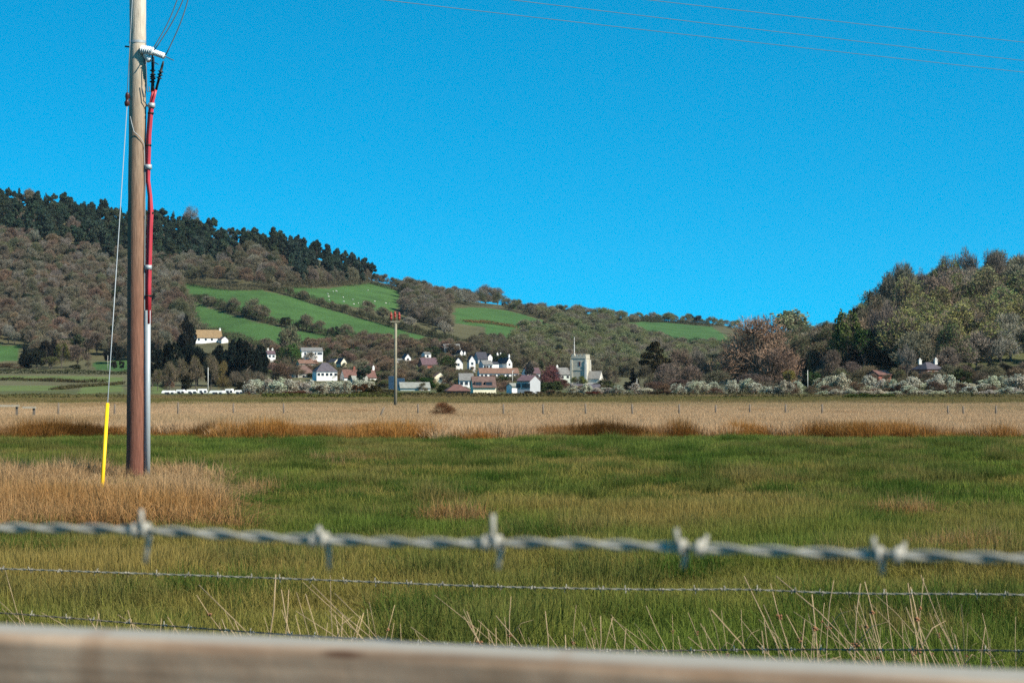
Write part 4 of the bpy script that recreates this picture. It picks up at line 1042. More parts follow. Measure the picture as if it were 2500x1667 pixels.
H = house
H1 = H('white hillside bungalow with an orange-lichened roof above the dark conifers', 473, 541, 806, 824, 836, roof='lichen', chim=((0.92, 0.7, 'white'),), wins=4, depth=7)
H('small white gabled wing low beside the lichen-roofed bungalow', 536, 553, 822, 829, 836, 'gable', yaw=0.5, depth=5, roof='slate', wins=0)
H('pinkish house with two pale chimneys half hidden behind the dark conifers', 646, 672, 856, 864, 882, roof='purple', chim=((-0.5, 0.8, 'palestone'), (0.6, 0.8, 'palestone')), wall='white', wins=2)
h3 = H('white flat-topped modern house with wide windows and a red garage door', 732, 788, 849, 857, 880, roof='grey', depth=8, wins=0, yaw=0.2, winrow=1)
L, Wd, ze, zr = h3['dims']
for fx_, w_ in ((-0.33, 1.0), (-0.08, 1.2), (0.16, 0.9), (0.36, 2.3)): window(h3, (fx_ * L, -Wd / 2, ze - 1.15), w_, 1.1, (0, -1, 0))
part('garage_door', MB().box(-0.3 * L, -0.02 * L, -Wd / 2 - 0.06, -Wd / 2 + 0.02, 0.1, 1.5), M['doorred'], h3)
H('long low orange-brown roof below the modern white house', 724, 775, 879, 887, 895, roof='terra', wall='stone', wins=0, depth=6)
H('brown-roofed house adjoining the big white hip-roofed house', 706, 768, 891, 912, 919, 'hip', roof='brown', wall='stone', wins=3, depth=8)
h6 = H('bright white house with a purple-grey hipped roof and a window row', 764, 822, 885, 907, 927, 'hip', yaw=0.3, roof='slate', wall='white', wins=5, depth=8)
H('small cream gable between the white hipped house and the bare trees', 808, 824, 876, 884, 891, 'gable', wall='cream', roof='slate', wins=0, yaw=0.5)
H('cream gabled house half hidden in bushes behind the small cream gable', 826, 841, 874, 885, 899, 'gable', wall='cream', roof='slate', wins=1, yaw=0.4)
H('long house with a faded red roof and white gable end with chimneys', 832, 917, 903, 921, 926, roof='red', wall='white', chim=((-0.25, 0.9, 'brick'), (0.95, 1.2, 'white')), wins=5, depth=7)
H('low pale grey outbuilding in front of the faded red roof', 855, 898, 918, 929, 937, roof='pale', wall='stone', wins=2, depth=5)
H('small white gable alone among bare trees beside the slim pole', 984, 999, 864, 874, 884, 'gable', wall='white', roof='slate', wins=1, yaw=0.3)
H('low white outhouse just below the lone white gable', 968, 978, 876, 879, 884, wall='white', roof='grey', wins=0, depth=4)
H('small pale grey-fronted house above a dark red roof', 1031, 1050, 860, 864, 876, wall='white', roof='grey', wins=1, depth=6)
H('dark red roofed cottage below the pale grey-fronted house', 1022, 1068, 874, 890, 897, roof='purple', wall='brick', wins=2)
H('broad grey slate roof highest in the village', 1080, 1124, 840, 856, 868, roof='grey', wall='stone', wins=3, depth=8, yaw=0.2)
H('white twin gables below the broad grey slate roof', 1118, 1126, 854, 861, 872, 'gable', wall='white', roof='dark', wins=0)
H('narrow white gable touching the twin gable under the slate roof', 1127, 1133, 856, 862, 872, 'gable', wall='white', roof='dark', wins=0)
H('white house with its broad gable end beside the round green tree', 1107, 1128, 873, 886, 900, 'gable', wall='white', roof='dark', depth=10, wins=1, yaw=0.1)
H('tall narrow white gable-ended house with a dark roof behind', 1143, 1158, 868, 880, 906, 'gable', wall='white', roof='dark', depth=11, wins=1, yaw=0.1)
H('dark slate roofed house behind the tall white gables', 1158, 1189, 860, 876, 886, roof='dark', wall='grey', wins=2)
H('small white gable beside the dark slate roof', 1186, 1197, 864, 871, 881, 'gable', wall='white', roof='dark', wins=0)
H('white house with two chimneys uphill of the shade-blue house', 1208, 1228, 868, 876, 884, wall='white', roof='dark', chim=((-0.5, 0.9, 'white'), (0.6, 0.9, 'white')), wins=1, depth=6)
H('white house front coloured shade-blue in the middle of the village', 1171, 1201, 880, 889, 900, wall='blue', roof='grey', wins=3, depth=6)  # white front in shade: the blue is put into the wall colour
H('small white annex attached beside the shade-blue house', 1199, 1212, 884, 888, 900, wall='white', roof='dark', wins=0, depth=5)
H('white gable with a tall chimney at the end of the village row', 1225, 1239, 873, 885, 902, 'gable', wall='white', roof='dark', depth=11, wins=1, chim=((-0.9, 1.0, 'white'),), yaw=0.4)
H('long orange-tiled terrace with a white front behind the brown-roofed bungalow', 1166, 1266, 899, 911, 921, roof='terra', wall='white', wins=9, depth=7, yaw=0.15)
H('cream gable with a grey-brown roof behind the dark green bush', 1052, 1082, 909, 920, 934, 'gable', wall='cream', roof='brown', wins=1, depth=9)
H('white cottage with a mossy grey roof beside the red hipped roof', 1119, 1156, 912, 928, 945, roof='grey', wall='white', wins=3, depth=7, yaw=0.08)
h23 = H('cream bungalow with a big brown roof and two dark dormers', 1149, 1210, 920, 945, 958, roof='brown', wall='cream', wins=4, depth=8, yaw=0.1, chim=())
L, Wd, ze, zr = h23['dims']
for fx_ in (-0.26, 0.2):
    xx_ = fx_ * L; y_ = -Wd / 2 - 0.05
    dm = part('dormer', MB().box(xx_ - 0.8, xx_ + 0.8, y_ + 0.45, y_ + 2.2, ze + 0.15, ze + 1.25), RM['brown'], h23)
    part('pane', MB().box(xx_ - 0.66, xx_ + 0.66, y_ + 0.42, y_ + 0.5, ze + 0.3, ze + 1.1), M['glass'], dm)
H('low red hipped roof behind the field hedge by a grey lamp post', 1086, 1146, 938, 954, 962, 'hip', roof='red', wall='brick', wins=0, depth=9, yaw=0.1)
H('house with shade-grey walls beside the maroon tree', 1276, 1306, 917, 930, 958, roof='purple', wall='grey', wins=3, winrow=2, depth=7, yaw=-0.35)  # grey wall colour holds the shade on this front
H('purple slate roofs above the shaded grey house', 1276, 1318, 898, 911, 918, roof='purple', wall='white', wins=2, depth=7)
H('small white-walled shed between the bushes near the cream bungalow', 1250, 1267, 938, 943, 957, wall='white', roof='pale', wins=0, depth=4)
H('mossy grey roofed house between the maroon tree and the church', 1354, 1390, 898, 914, 932, roof='grey', wall='green', wins=2, depth=8, chim=((-0.9, 0.8, 'white'),))
H('long low grey roof in front of the church tower', 1392, 1466, 939, 951, 957, roof='slate', wall='stone', wins=0, depth=7, yaw=0.1)
H('brick house with tall white chimneys among the trees below the wooded hill', 2236, 2294, 884, 901, 918, 'hip', roof='slate', wall='brick', wins=3, depth=8, chim=((-0.95, 0.5, 'palestone'), (0.98, 0.7, 'palestone')), d=505, keep=900)
H('small reddish roof in brown scrub below the wooded hill', 2124, 2168, 905, 915, 921, roof='red', wall='brick', wins=0, d=500, depth=6, keep=912)
# barn and blue container at the field edge
bn = H('grey sheet-roofed barn with a white front at the field edge', 972, 1051, 934, 948, 963, roof='pale', wall='green', wins=0, depth=12, yaw=0.1, name='barn', cat='barn', d=560)
L, Wd, ze, zr = bn['dims']
part('front_panel', MB().box(L * 0.12, L * 0.46, -Wd / 2 - 0.05, -Wd / 2 + 0.02, 0.2, ze - 0.05), WM['white'], bn)
M['blue'] = mat('blue_paint', (0.05, 0.11, 0.18), 0.6, 0.2, 2)
for x0, x1, y0, y1, lab in ((949, 962, 918, 934, 'blue tank standing just beside the slim distant pole'), (966, 987, 923, 933, 'blue container behind the grey barn roof')):
    d = 600; A = at(x0, y1, d); B = at(x1, y0, d); z0 = Tz(A.x, d)
    g = thing('blue_container', lab, 'container', ((A.x + B.x) / 2, d, z0)); w_ = (B.x - A.x) / 2
    part('body', MB().box(-w_, w_, -1.2, 1.2, 0, B.z - z0), M['blue'], g)
    for q in np.linspace(-w_ + 0.1, w_ - 0.1, 7): part('rib', MB().box(q - 0.04, q + 0.04, -1.25, -1.19, 0.1, B.z - z0 - 0.1), M['blue'], g)

# ------------------------------------------------------------------ church
M['tower'] = mat('tower_stone', (0.56, 0.53, 0.43), 0.9, 0.25, 1.1, bump=0.5, bscale=6)
M['lou'] = mat('belfry_louvre', (0.11, 0.035, 0.035), 0.8, 0.2, 5)
DCH = 800.0
ch = thing('church', 'grey stone church tower with battlements and a white flagpole', 'church', (0, 0, 0))
xc_ = ray(1418, 900)[0] * DCH; zc = Tz(xc_, DCH) - 0.4; ch.location = (xc_, DCH + 3, zc); ch.rotation_euler = (0, 0, -0.30)
s = 3.05; HT = at(1418, 873, DCH).z - zc
part('tower', MB().box(-s, s, -s, s, 0, HT).box(-s - 0.18, s + 0.18, -s - 0.18, s + 0.18, 0, 2.0), M['tower'], ch)
for z in (HT * 0.56, HT - 0.35): part('string_course', MB().box(-s - 0.14, s + 0.14, -s - 0.14, s + 0.14, z, z + 0.28), M['tower'], ch)
mer = MB().box(-0.55, 0.55, -0.22, 0.22, 0, 0.85).mesh('merlon', M['tower'])
par = part('parapet', MB().box(-s, s, -s - 0.02, -s + 0.42, HT, HT + 0.55).box(-s, s, s - 0.42, s + 0.02, HT, HT + 0.55).box(-s - 0.02, -s + 0.42, -s + 0.43, s - 0.43, HT, HT + 0.55).box(s - 0.42, s + 0.02, -s + 0.43, s - 0.43, HT, HT + 0.55), M['tower'], ch)
for k in (-2.3, -0.75, 0.75, 2.3):
    for x_, y_, r_ in ((k, -s + 0.2, 0), (k, s - 0.2, 0), (-s + 0.2, k, 1.5708), (s - 0.2, k, 1.5708)):
        o = link('merlon', mer, par, (x_, y_, HT + 0.55)); o.rotation_euler = (0, 0, r_); 
for sx, sy in ((-1, -1), (1, -1), (1, 1)):
    part('buttress', MB().box(sx * s - 0.45, sx * s + 0.45, sy * s - 0.4, sy * s + 0.4, 0, HT * 0.8).box(sx * s - 0.38, sx * s + 0.38, sy * s - 0.33, sy * s + 0.33, HT * 0.8, HT * 0.93), WM['palestone'] if sx > 0 else M['tower'], ch)  # sunlit side painted in: right-hand buttresses get the paler stone
win = part('belfry_window', MB().box(-0.1, 1.0, -s - 0.05, -s + 0.1, HT * 0.70, HT * 0.70 + 2.0), WM['palestone'], ch)
for q in range(6): part('louvre', MB().box(0.02, 0.88, -s - 0.1, -s - 0.04, HT * 0.70 + 0.12 + q * 0.3, HT * 0.70 + 0.37 + q * 0.3), M['lou'], win)
tt_ = part('stair_turret', MB().lathe((-s + 0.9, -s + 1.4, 0), (-s + 0.9, -s + 1.4, HT + 1.9), [(0, 0.95), (0.86, 0.95), (0.87, 1.05), (0.9, 1.0), (1.0, 0.12)], 10), M['tower'], ch)
part('flagpole', MB().tube([(-s + 0.9, -s + 1.4, HT + 1.0), (-s + 0.9, -s + 1.4, at(1406, 822, DCH).z - zc)], [0.13, 0.08], 8), WM['white'], ch)
nv = MB(); nv.v += [(s, -1.5, 0), (8.2, -1.5, 0), (8.2, 5, 0), (s, 5, 0), (s, -1.5, 3.2), (8.2, -1.5, 3.2), (8.2, 5, 3.2), (s, 5, 3.2), (s, 1.75, 6.0), (8.2, 1.75, 6.0)]
nv.f += [[0, 3, 2, 1], [0, 1, 5, 4], [2, 3, 7, 6], [1, 2, 6, 9, 5], [3, 0, 4, 8, 7], [4, 5, 9, 8], [6, 7, 8, 9]]
part('nave', nv, WM['palestone'], ch)
rb = MB()
for q in (-1, 1): rb.face([(s, 1.75, 6.25), (8.4, 1.75, 6.25), (8.4, 1.75 + q * 3.6, 3.1), (s, 1.75 + q * 3.6, 3.1)])
part('nave_roof', rb, RM['grey'], ch)
KEEP.append((1390, 1470, 815, 942, DCH))

# lamp posts and slim poles in and around the village
for px, y0, y1, d, c, lab in ((1251, 905, 962, 640, 'palestone', 'pale lamp post standing beside the low red hipped roof'), (1305, 928, 962, 560, 'palestone', 'pale lamp post in front of the shaded grey house'), (1555, 925, 952, 560, 'palestone', 'short pale post at the foot of the dark yew'),
                        (1972, 905, 950, 470, 'palestone', 'pale post in front of the dark conifer by the yellow bush'), (508, 898, 958, 420, 'palestone', 'thin pale pole behind the row of white caravans'), (263, 868, 905, 900, 'palestone', 'thin pale pole on the meadow just behind the stay wire'), (1965, 812, 850, 800, 'stone', 'dark thin mast rising from the trees on the wooded slope')):
    x = ray(px, 930)[0] * d; z = Tz(x, d); h = at(px, y0, d).z - z
    o = thing('lamp_post' if 'lamp' in lab else 'thin_pole', lab, 'post', (x, d, z))
    part('shaft', MB().tube([(0, 0, -0.3), (0, 0, h)], [0.09, 0.06], 8), WM[c], o, True)
    if 'lamp' in lab: part('lamp_head', MB().box(-0.1, 0.6, -0.12, 0.12, h - 0.05, h + 0.1), WM[c], o)
    else: part('cap', MB().tube([(0, 0, h), (0, 0, h + 0.12)], [0.12, 0.05], 8), WM[c], o)

# row of white caravans at the field edge
M['tyre'] = mat('tyre', (0.02, 0.02, 0.02), 0.9, 0.1, 5)
CAR = [(395, 428, 953, 'flat-topped white caravan at the outer end of the white row'), (430, 452, 951, 'second white caravan in the row, counted from the pole'), (454, 480, 951, 'third white caravan in the row, counted from the pole'), (482, 506, 949, 'white caravan just beside the thin pale pole'), (512, 548, 953, 'low white caravan next after the thin pale pole'), (550, 570, 949, 'small tall white caravan between two longer ones'), (572, 592, 952, 'small white caravan second from the willow scrub'), (594, 625, 949, 'white caravan nearest to the pale willow scrub')]
for x0, x1, top, lab in CAR:
    d = 400 + RND.uniform(-6, 6); A = at(x0, 960, d); B = at(x1, top, d); z0 = Tz(A.x, d); w_ = (B.x - A.x); hh_ = B.z - z0
    g = thing('caravan', lab, 'caravan', (A.x, d, z0), RND.uniform(-0.1, 0.1), 'row of white caravans')
    mb = MB(); k = 0.25
    pr = [(0.05, 0.35), (w_ - 0.05, 0.35), (w_, 0.5), (w_ - k * 0.4, hh_ - 0.25), (w_ - k, hh_), (k, hh_), (k * 0.4, hh_ - 0.25), (0, 0.5)]
    for yv in (-0.95, 0.95): mb.v += [(a, yv, b_) for a, b_ in pr]
    mb.f += [list(range(8)), list(range(15, 7, -1))] + [[(i + 1) % 8, i, i + 8, (i + 1) % 8 + 8] for i in range(8)]
    part('body', mb, WM['white'], g)
    for q in (0.25, 0.7): part('window', MB().box(w_ * q, w_ * q + 0.5, -0.98, -0.94, hh_ - 0.75, hh_ - 0.35), M['glass'], g)
    part('wheel', MB().tube([(w_ * 0.5, -0.97, 0.28), (w_ * 0.5, -0.75, 0.28)], 0.28, 12), M['tyre'], g)

# sheep on the top pasture
M['wool'] = mat('wool', (0.70, 0.68, 0.60), 0.95, 0.15, 8)
def sheep_mesh(m):
    mb = MB().tube([(-0.62, 0, 0.62), (-0.5, 0, 0.68), (-0.1, 0, 0.68), (0.35, 0, 0.68), (0.5, 0, 0.72), (0.62, 0, 0.86), (0.78, 0, 0.86), (0.9, 0, 0.78)], [0.08, 0.27, 0.33, 0.31, 0.22, 0.14, 0.12, 0.05], 10)
    for a, b_ in ((-0.4, -0.15), (-0.4, 0.15), (0.35, -0.15), (0.35, 0.15)): mb.tube([(a, b_, 0.5), (a + 0.02, b_, 0.25), (a, b_, 0)], [0.08, 0.05, 0.04], 6)
    return mb.mesh('sheep', m, True)
SHM = sheep_mesh(M['wool'])
for px, py in ((813, 713), (820, 713), (823, 714), (838, 728), (839, 738), (861, 733), (864, 745), (888, 740), (915, 738), (898, 711), (800, 720), (802, 726), (942, 742), (950, 743), (803, 735), (875, 742)):
    h_ = hit(px, py)
    if h_:
        o = link('sheep', SHM, None, h_); o.scale = (0.8,) * 3; o.rotation_euler = (0, 0, RND.uniform(0, 6.28)); tag(o, 'tiny white sheep grazing on the top hillside pasture', 'sheep', 'sheep on the top pasture')

# ------------------------------------------------------------------ woods, hedges and single trees
BARE = (0.190, 0.163, 0.113); BROWN = (0.205, 0.145, 0.098); OLIVE = (0.175, 0.175, 0.08); GREY = (0.235, 0.21, 0.165); PINEC = (0.050, 0.078, 0.052); DARKG = (0.018, 0.030, 0.018)
ORD = 'first second third fourth fifth sixth seventh eighth ninth tenth eleventh twelfth thirteenth fourteenth fifteenth sixteenth seventeenth eighteenth nineteenth twentieth'.split()
TENS = {20: 'twenty', 30: 'thirty', 40: 'forty', 50: 'fifty'}
def nth(i):
    if i < 20: return ORD[i]
    t = (i + 1) // 10 * 10; u = (i + 1) % 10
    return (TENS[t][:-1] + 'ieth') if u == 0 else TENS[t] + '-' + ORD[u - 1]
def relabel(objs, text):
    """Gives each of a row of look-alikes its own place in the row, counted across the picture."""
    objs = sorted(objs, key=lambda o: o.location.x / o.location.y)
    for i, o in enumerate(objs): o['label'] = text % nth(i)
def hidden(px0, px1, py0, py1, d):
    for a, b_, c, e, dd in KEEP:
        if dd > d:
            ix = min(px1, b_) - max(px0, a); iy = min(py1, e) - max(py0, c)
            if ix > 2 and iy > 2: return True
    return False
def where(px, py, lms):
    lx, ly, nm = min(lms, key=lambda q: (px - q[0]) ** 2 + 1.6 * (py - q[1]) ** 2)
    dx, dy = px - lx, py - ly; dist = math.hypot(dx, dy)
    far_ = 'just ' if dist < 28 else ('' if dist < 80 else 'well ')
    side = 'on the knoll side of' if dx > 0 else 'on the pole side of'
    if abs(dx) < abs(dy) * 0.7: rel = far_ + ('above' if dy < 0 else 'below')
    elif abs(dy) < abs(dx) * 0.4: rel = ('close ' if dist < 28 else ('' if dist < 80 else 'far out ')) + side
    else: rel = side.replace('the ', 'the upper ' if dy < 0 else 'the lower ')
    return rel + ' ' + nm
HILLM = [(331, 700, 'the big pole'), (263, 900, 'the stay wire'), (60, 862, 'the small green field'), (505, 820, 'the lichen-roofed bungalow'), (457, 785, 'the dark round evergreen'), (460, 700, 'the upper pasture corner'), (462, 498, 'the domed skyline tree'), (130, 590, 'the lower pine edge'), (20, 690, 'the picture edge'), (560, 640, 'the brown wedge'), (640, 600, 'the gap in the pines'), (140, 760, 'the ivy-clad trees'), (800, 640, 'the end pine clump'), (690, 710, 'the sheep pasture hedge'), (250, 640, 'the stay wire top')]
RIDGM = [(965, 770, 'the slim pole top'), (840, 715, 'the sheep'), (1185, 715, 'the last ridge tree'), (1200, 792, 'the bracken strip'), (1080, 826, 'the pasture corner'), (1000, 740, 'the leafless ridge wood'), (1417, 890, 'the church tower'), (1598, 880, 'the irregular pine'), (1650, 815, 'the far green field'), (1406, 830, 'the flagpole'), (1740, 860, 'the giant bare tree'), (1300, 770, 'the bracken field hedge')]
KNOM = [(2362, 640, 'the tallest crest tree'), (2432, 650, 'the fan-shaped crest tree'), (2345, 770, 'the dark spreading evergreen'), (2278, 770, 'the light green knoll tree'), (2265, 900, 'the brick house'), (2146, 912, 'the small reddish roof'), (2205, 670, 'the skyline step tree'), (2140, 830, 'the deep dark evergreen'), (2070, 810, 'the yellow-green tree'), (1974, 905, 'the dark pointed conifer'), (1850, 870, 'the giant bare tree'), (1870, 775, 'the pale green skyline tree'), (2440, 900, 'the dark thicket'), (2480, 760, 'the picture edge'), (2440, 830, 'the knoll flank')]
VILM = [(a, b_, c) for a, b_, c in (
 (507, 815, 'the lichen-roofed bungalow'), (659, 866, 'the pinkish house'), (760, 862, 'the modern white house'), (750, 886, 'the long orange-brown roof'), (735, 905, 'the brown-roofed house'), (793, 905, 'the hip-roofed white house'), (818, 883, 'the small cream gable'), (875, 915, 'the faded red roof'), (876, 928, 'the pale outbuilding'), (991, 874, 'the lone white gable'), (1040, 868, 'the pale grey house'), (1045, 885, 'the dark red cottage'), (1100, 854, 'the slate roof'), (1117, 887, 'the broad white gable'), (1150, 887, 'the tall white gable'), (1172, 873, 'the dark slate roof'), (1186, 890, 'the shade-blue house'), (1232, 888, 'the end gable'), (1216, 910, 'the orange terrace'), (1067, 920, 'the cream gable'), (1138, 930, 'the mossy-roofed cottage'), (1180, 940, 'the cream bungalow'), (1115, 950, 'the low red roof'), (1290, 938, 'the shaded grey house'), (1297, 908, 'the purple roofs'), (1372, 915, 'the mossy grey roof'), (1418, 900, 'the church'), (1010, 948, 'the barn'), (1345, 925, 'the maroon tree'), (1088, 890, 'the round green tree'), (712, 858, 'the fresh green tree'))]
def wood(poly, n, kinds, hts, wr, label, cat, group, mind, name=None, lms=None, stuff=None, twig=None):
    """kinds: list of (kind, weight, tint). Points on the ground inside an outline of the wood."""
    pts = sample_poly(poly, n, mind); out = []; made = []
    for px, py in pts:
        h_ = hit(px, py)
        if not h_ or h_[1] < 300: continue
        x, y, z = h_; H_ = RND.uniform(*hts); w_ = H_ * RND.uniform(*wr)
        if hidden(px - w_ / 2 * F / y, px + w_ / 2 * F / y, py - H_ * F / y, py, y): continue
        r = RND.random() * sum(k[1] for k in kinds); 
        for kd, wt, ti in kinds:
            r -= wt
            if r <= 0: break
        out.append((kd, x, y, z, w_, H_, ti))
    if stuff:
        out.sort(key=lambda q: q[2]); out, rest = out[:stuff[0]], out[stuff[0]:]
    for kd, x, y, z, w_, H_, ti in out:
        lab, gr = (label[kd] if isinstance(label, dict) else label), (group[kd] if isinstance(group, dict) else group)
        if lms:
            qx, qy = proj(x, y, z + H_ * 0.5); lab = lab + ' ' + where(qx, qy, lms)
        made.append(plant(kd, x, y, z - 0.3, w_, H_, vary(ti, 0.25), lab, cat, gr, name=name))
    if stuff and rest:
        kset = sorted(set(q[0] for q in rest)); ms = []; off = {}
        for k in kset: off[k] = len(ms); ms += [c for _, c in PROTO[k]]
        cl = protos(stuff[1], ms); ti = np.array([vary(q[6]) for q in rest])
        scatter(stuff[1], [(q[1], q[2], q[3] - 0.3) for q in rest], NR.uniform(0, 6.28, len(rest)), [q[4] for q in rest], [q[5] for q in rest], [off[q[0]] + RND.randrange(len(PROTO[q[0]])) for q in rest], ti, ti, cl, stuff[2], 'woodland')
    return made

CON1 = [(-80,498),(0,499),(100,497),(200,527),(300,539),(400,555),(520,575),(600,590),(690,610),(692,655),(640,632),(590,618),(560,642),(520,657),(400,644),(300,636),(200,622),(100,594),(0,574),(-80,574)]
CON2 = [(703,617),(780,622),(850,648),(900,680),(912,692),(850,702),(790,694),(740,704),(708,706)]
wood(CON1, 330, [('pine', 4, PINEC), ('cone', 1, (0.04, 0.068, 0.045)), ('pine', 1, (0.07, 0.088, 0.05)), ('bare', 0.25, BARE)], (9.5, 16), (0.6, 0.85), {'pine': 'dark green hilltop pine', 'cone': 'pointed dark hilltop conifer', 'bare': 'bare hilltop tree'}, 'tree', 'pines of the hilltop wood', 8, lms=HILLM, stuff=(190, 'pine_woodland', 'far pines filling the hilltop wood'))
wood(CON2, 75, [('pine', 1, (0.045, 0.070, 0.052))], (13, 17), (0.5, 0.7), 'tall dark end-clump pine', 'tree', 'pines of the end clump', 9, lms=[(720, 600, 'the gap in the pines'), (800, 600, 'the clump crest'), (880, 640, 'the clump tail'), (800, 680, 'the clump foot'), (740, 660, 'the brown trees')])
SKYP = wood([(-80,500),(0,501),(100,499),(200,529),(300,541),(400,557),(520,577),(600,592),(690,612),(690,618),(600,600),(520,586),(400,566),(300,550),(200,538),(100,507),(-80,508)], 58, [('pine', 3, PINEC), ('cone', 1, (0.04, 0.068, 0.045))], (11, 17), (0.5, 0.85), 'dark green pine on the skyline of the hilltop wood', 'tree', 'pines along the skyline', 11)
relabel(SKYP, 'dark pine, %s along the hilltop skyline counting in from the picture edge')
BW = [(-80,576),(0,576),(100,596),(200,624),(300,638),(400,646),(520,659),(560,644),(590,620),(640,634),(700,660),(705,700),(690,706),(640,704),(560,704),(450,688),(440,735),(455,790),(468,812),(440,848),(372,880),(320,885),(270,868),(200,868),(110,893),(60,850),(0,838),(-80,838)]
wood(BW, 900, [('bare', 5, BARE), ('tall', 2, GREY), ('bud', 1.6, (0.15, 0.145, 0.085)), ('bare', 2, BROWN), ('ever', 0.35, (0.05, 0.065, 0.035))], (8, 12.5), (0.75, 1.15),
     {'bare': 'leafless brown hillside tree', 'tall': 'pale-stemmed hillside tree', 'bud': 'olive budding hillside tree', 'ever': 'dark ivy-clad hillside tree'}, 'tree',
     {'bare': 'leafless trees of the hillside wood', 'tall': 'pale-stemmed trees of the hillside wood', 'bud': 'budding trees of the hillside wood', 'ever': 'ivy-clad trees of the hillside wood'}, 6.5, lms=HILLM,
     stuff=(210, 'hillside_woodland', 'far leafless trees filling the hillside wood up to the pines'))
wood([(700,699),(760,702),(850,696),(900,688),(900,670),(850,680),(760,680),(700,680)], 50, [('bare', 1, BARE)], (9, 12), (0.75, 1.0), 'leafless tree along the upper edge of the sheep pasture', 'tree', 'trees above the sheep pasture', 7)
MID = [(905,690),(1000,712),(1080,730),(1180,740),(1225,745),(1225,750),(1130,746),(1095,752),(1085,790),(1100,812),(1060,800),(1000,782),(985,765),(990,735),(978,712),(915,694)]
wood(MID, 190, [('bare', 4, BARE), ('bare', 2, GREY), ('bud', 1, (0.14, 0.14, 0.08))], (7.5, 11.5), (0.9, 1.25), {'bare': 'leafless ridge tree', 'bud': 'olive budding ridge tree'}, 'tree', {'bare': 'leafless trees below the ridge', 'bud': 'budding trees below the ridge'}, 7, lms=RIDGM, stuff=(60, 'ridge_woodland', 'far leafless trees filling the wood below the ridge'))
FAR = [(1235,756),(1300,762),(1400,766),(1500,775),(1700,789),(1800,799),(1800,808),(1740,798),(1620,788),(1525,788),(1530,815),(1600,832),(1670,852),(1780,850),(1790,900),(1700,915),(1480,925),(1330,905),(1270,885),(1250,850),(1275,815),(1350,800),(1345,785)]
wood(FAR, 760, [('bare', 2.5, (0.22, 0.195, 0.14)), ('shrub', 2, (0.21, 0.19, 0.125)), ('bud', 4.5, (0.21, 0.225, 0.11)), ('ever', 0.3, (0.045, 0.06, 0.04))], (5, 9.5), (1.0, 1.6), {'bare': 'leafless slope tree', 'bud': 'olive budding slope tree', 'shrub': 'low twiggy slope tree', 'ever': 'dark evergreen slope tree'}, 'tree',
     {k: 'trees behind the church, ' + k for k in ('bare', 'bud', 'shrub', 'ever')}, 7, lms=RIDGM, stuff=(60, 'distant_woodland', 'far grey-brown woodland along the low ridge behind the church'))
LOW = [(1150,850),(1235,838),(1265,865),(1250,890),(1330,910),(1300,915),(1250,905),(1150,862)]
wood(LOW, 60, [('bud', 2, (0.15, 0.155, 0.075)), ('bare', 1, BARE)], (6, 9), (0.9, 1.2), {'bud': 'olive budding tree', 'bare': 'leafless tree'}, 'tree', {'bud': 'budding trees above the gables', 'bare': 'leafless trees above the gables'}, 6, lms=VILM)
# trees and bushes among the houses
VIL = [(600,852),(760,858),(900,850),(1100,862),(1180,870),(1290,905),(1390,930),(1390,950),(1270,950),(1120,945),(960,945),(900,930),(740,925),(640,915),(600,900)]
wood(VIL, 420, [('bare', 3, BROWN), ('shrub', 2, BARE), ('bud', 2, (0.15, 0.15, 0.075)), ('bush', 0.7, (0.06, 0.085, 0.035))], (3.5, 7), (1.0, 1.5),
     {'bare': 'leafless brown garden tree', 'shrub': 'twiggy brown shrub', 'bud': 'olive budding garden tree', 'bush': 'dark green garden bush'}, 'tree',
     {'bare': 'leafless village trees', 'shrub': 'garden shrubs', 'bud': 'budding village trees', 'bush': 'green garden bushes'}, 5, lms=VILM, name='garden_tree')
wood([(640,885),(760,892),(900,905),(1000,905),(1100,905),(1200,912),(1280,925),(1390,938),(1390,958),(1270,958),(1120,962),(960,955),(900,938),(740,930),(640,920)], 330, [('shrub', 3, BROWN), ('bush', 1.2, (0.06, 0.08, 0.03)), ('shrub', 2, OLIVE)], (1.8, 3.6), (1.2, 1.9),
     {'shrub': 'low twiggy hedge shrub', 'bush': 'low green garden bush'}, 'shrub', {'shrub': 'low garden shrubs', 'bush': 'low green bushes'}, 4.5, lms=VILM, name='garden_shrub')
# behind the village, at the foot of the pastures
wood([(745,852),(900,842),(1000,848),(1150,862),(1150,880),(1000,868),(900,862),(760,868)], 110, [('bare', 3, BROWN), ('bud', 1, OLIVE)], (5, 8), (1.0, 1.4), {'bare': 'leafless pasture-foot tree', 'bud': 'olive pasture-foot tree'}, 'tree', {'bare': 'trees at the foot of the pastures', 'bud': 'olive trees at the foot of the pastures'}, 6, lms=VILM, name='pasture_tree')

# wooded hill with the bare crest trees
RH = [(2110,798),(2180,772),(2240,740),(2300,722),(2400,712),(2560,706),(2560,900),(2440,912),(2330,915),(2200,918),(2120,915),(2060,905),(2080,850)]
wood(RH, 105, [('bare', 3, (0.28, 0.235, 0.17)), ('bud', 5, (0.28, 0.28, 0.10)), ('bud', 2, (0.19, 0.235, 0.085)), ('tall', 1.2, (0.27, 0.24, 0.19)), ('ever', 0.9, (0.03, 0.042, 0.024)), ('bare', 1.0, (0.29, 0.215, 0.155))], (11.5, 17.5), (0.85, 1.15),  # evergreens tinted extra dark, standing in for shadows among the crowns
     {'bare': 'leafless knoll tree', 'bud': 'olive budding knoll tree', 'tall': 'tall pale-branched knoll tree', 'ever': 'shadow-dark evergreen knoll tree'}, 'tree', {k: 'knoll trees, ' + k for k in ('bare', 'bud', 'tall', 'ever')}, 25, lms=KNOM, name='knoll_tree')
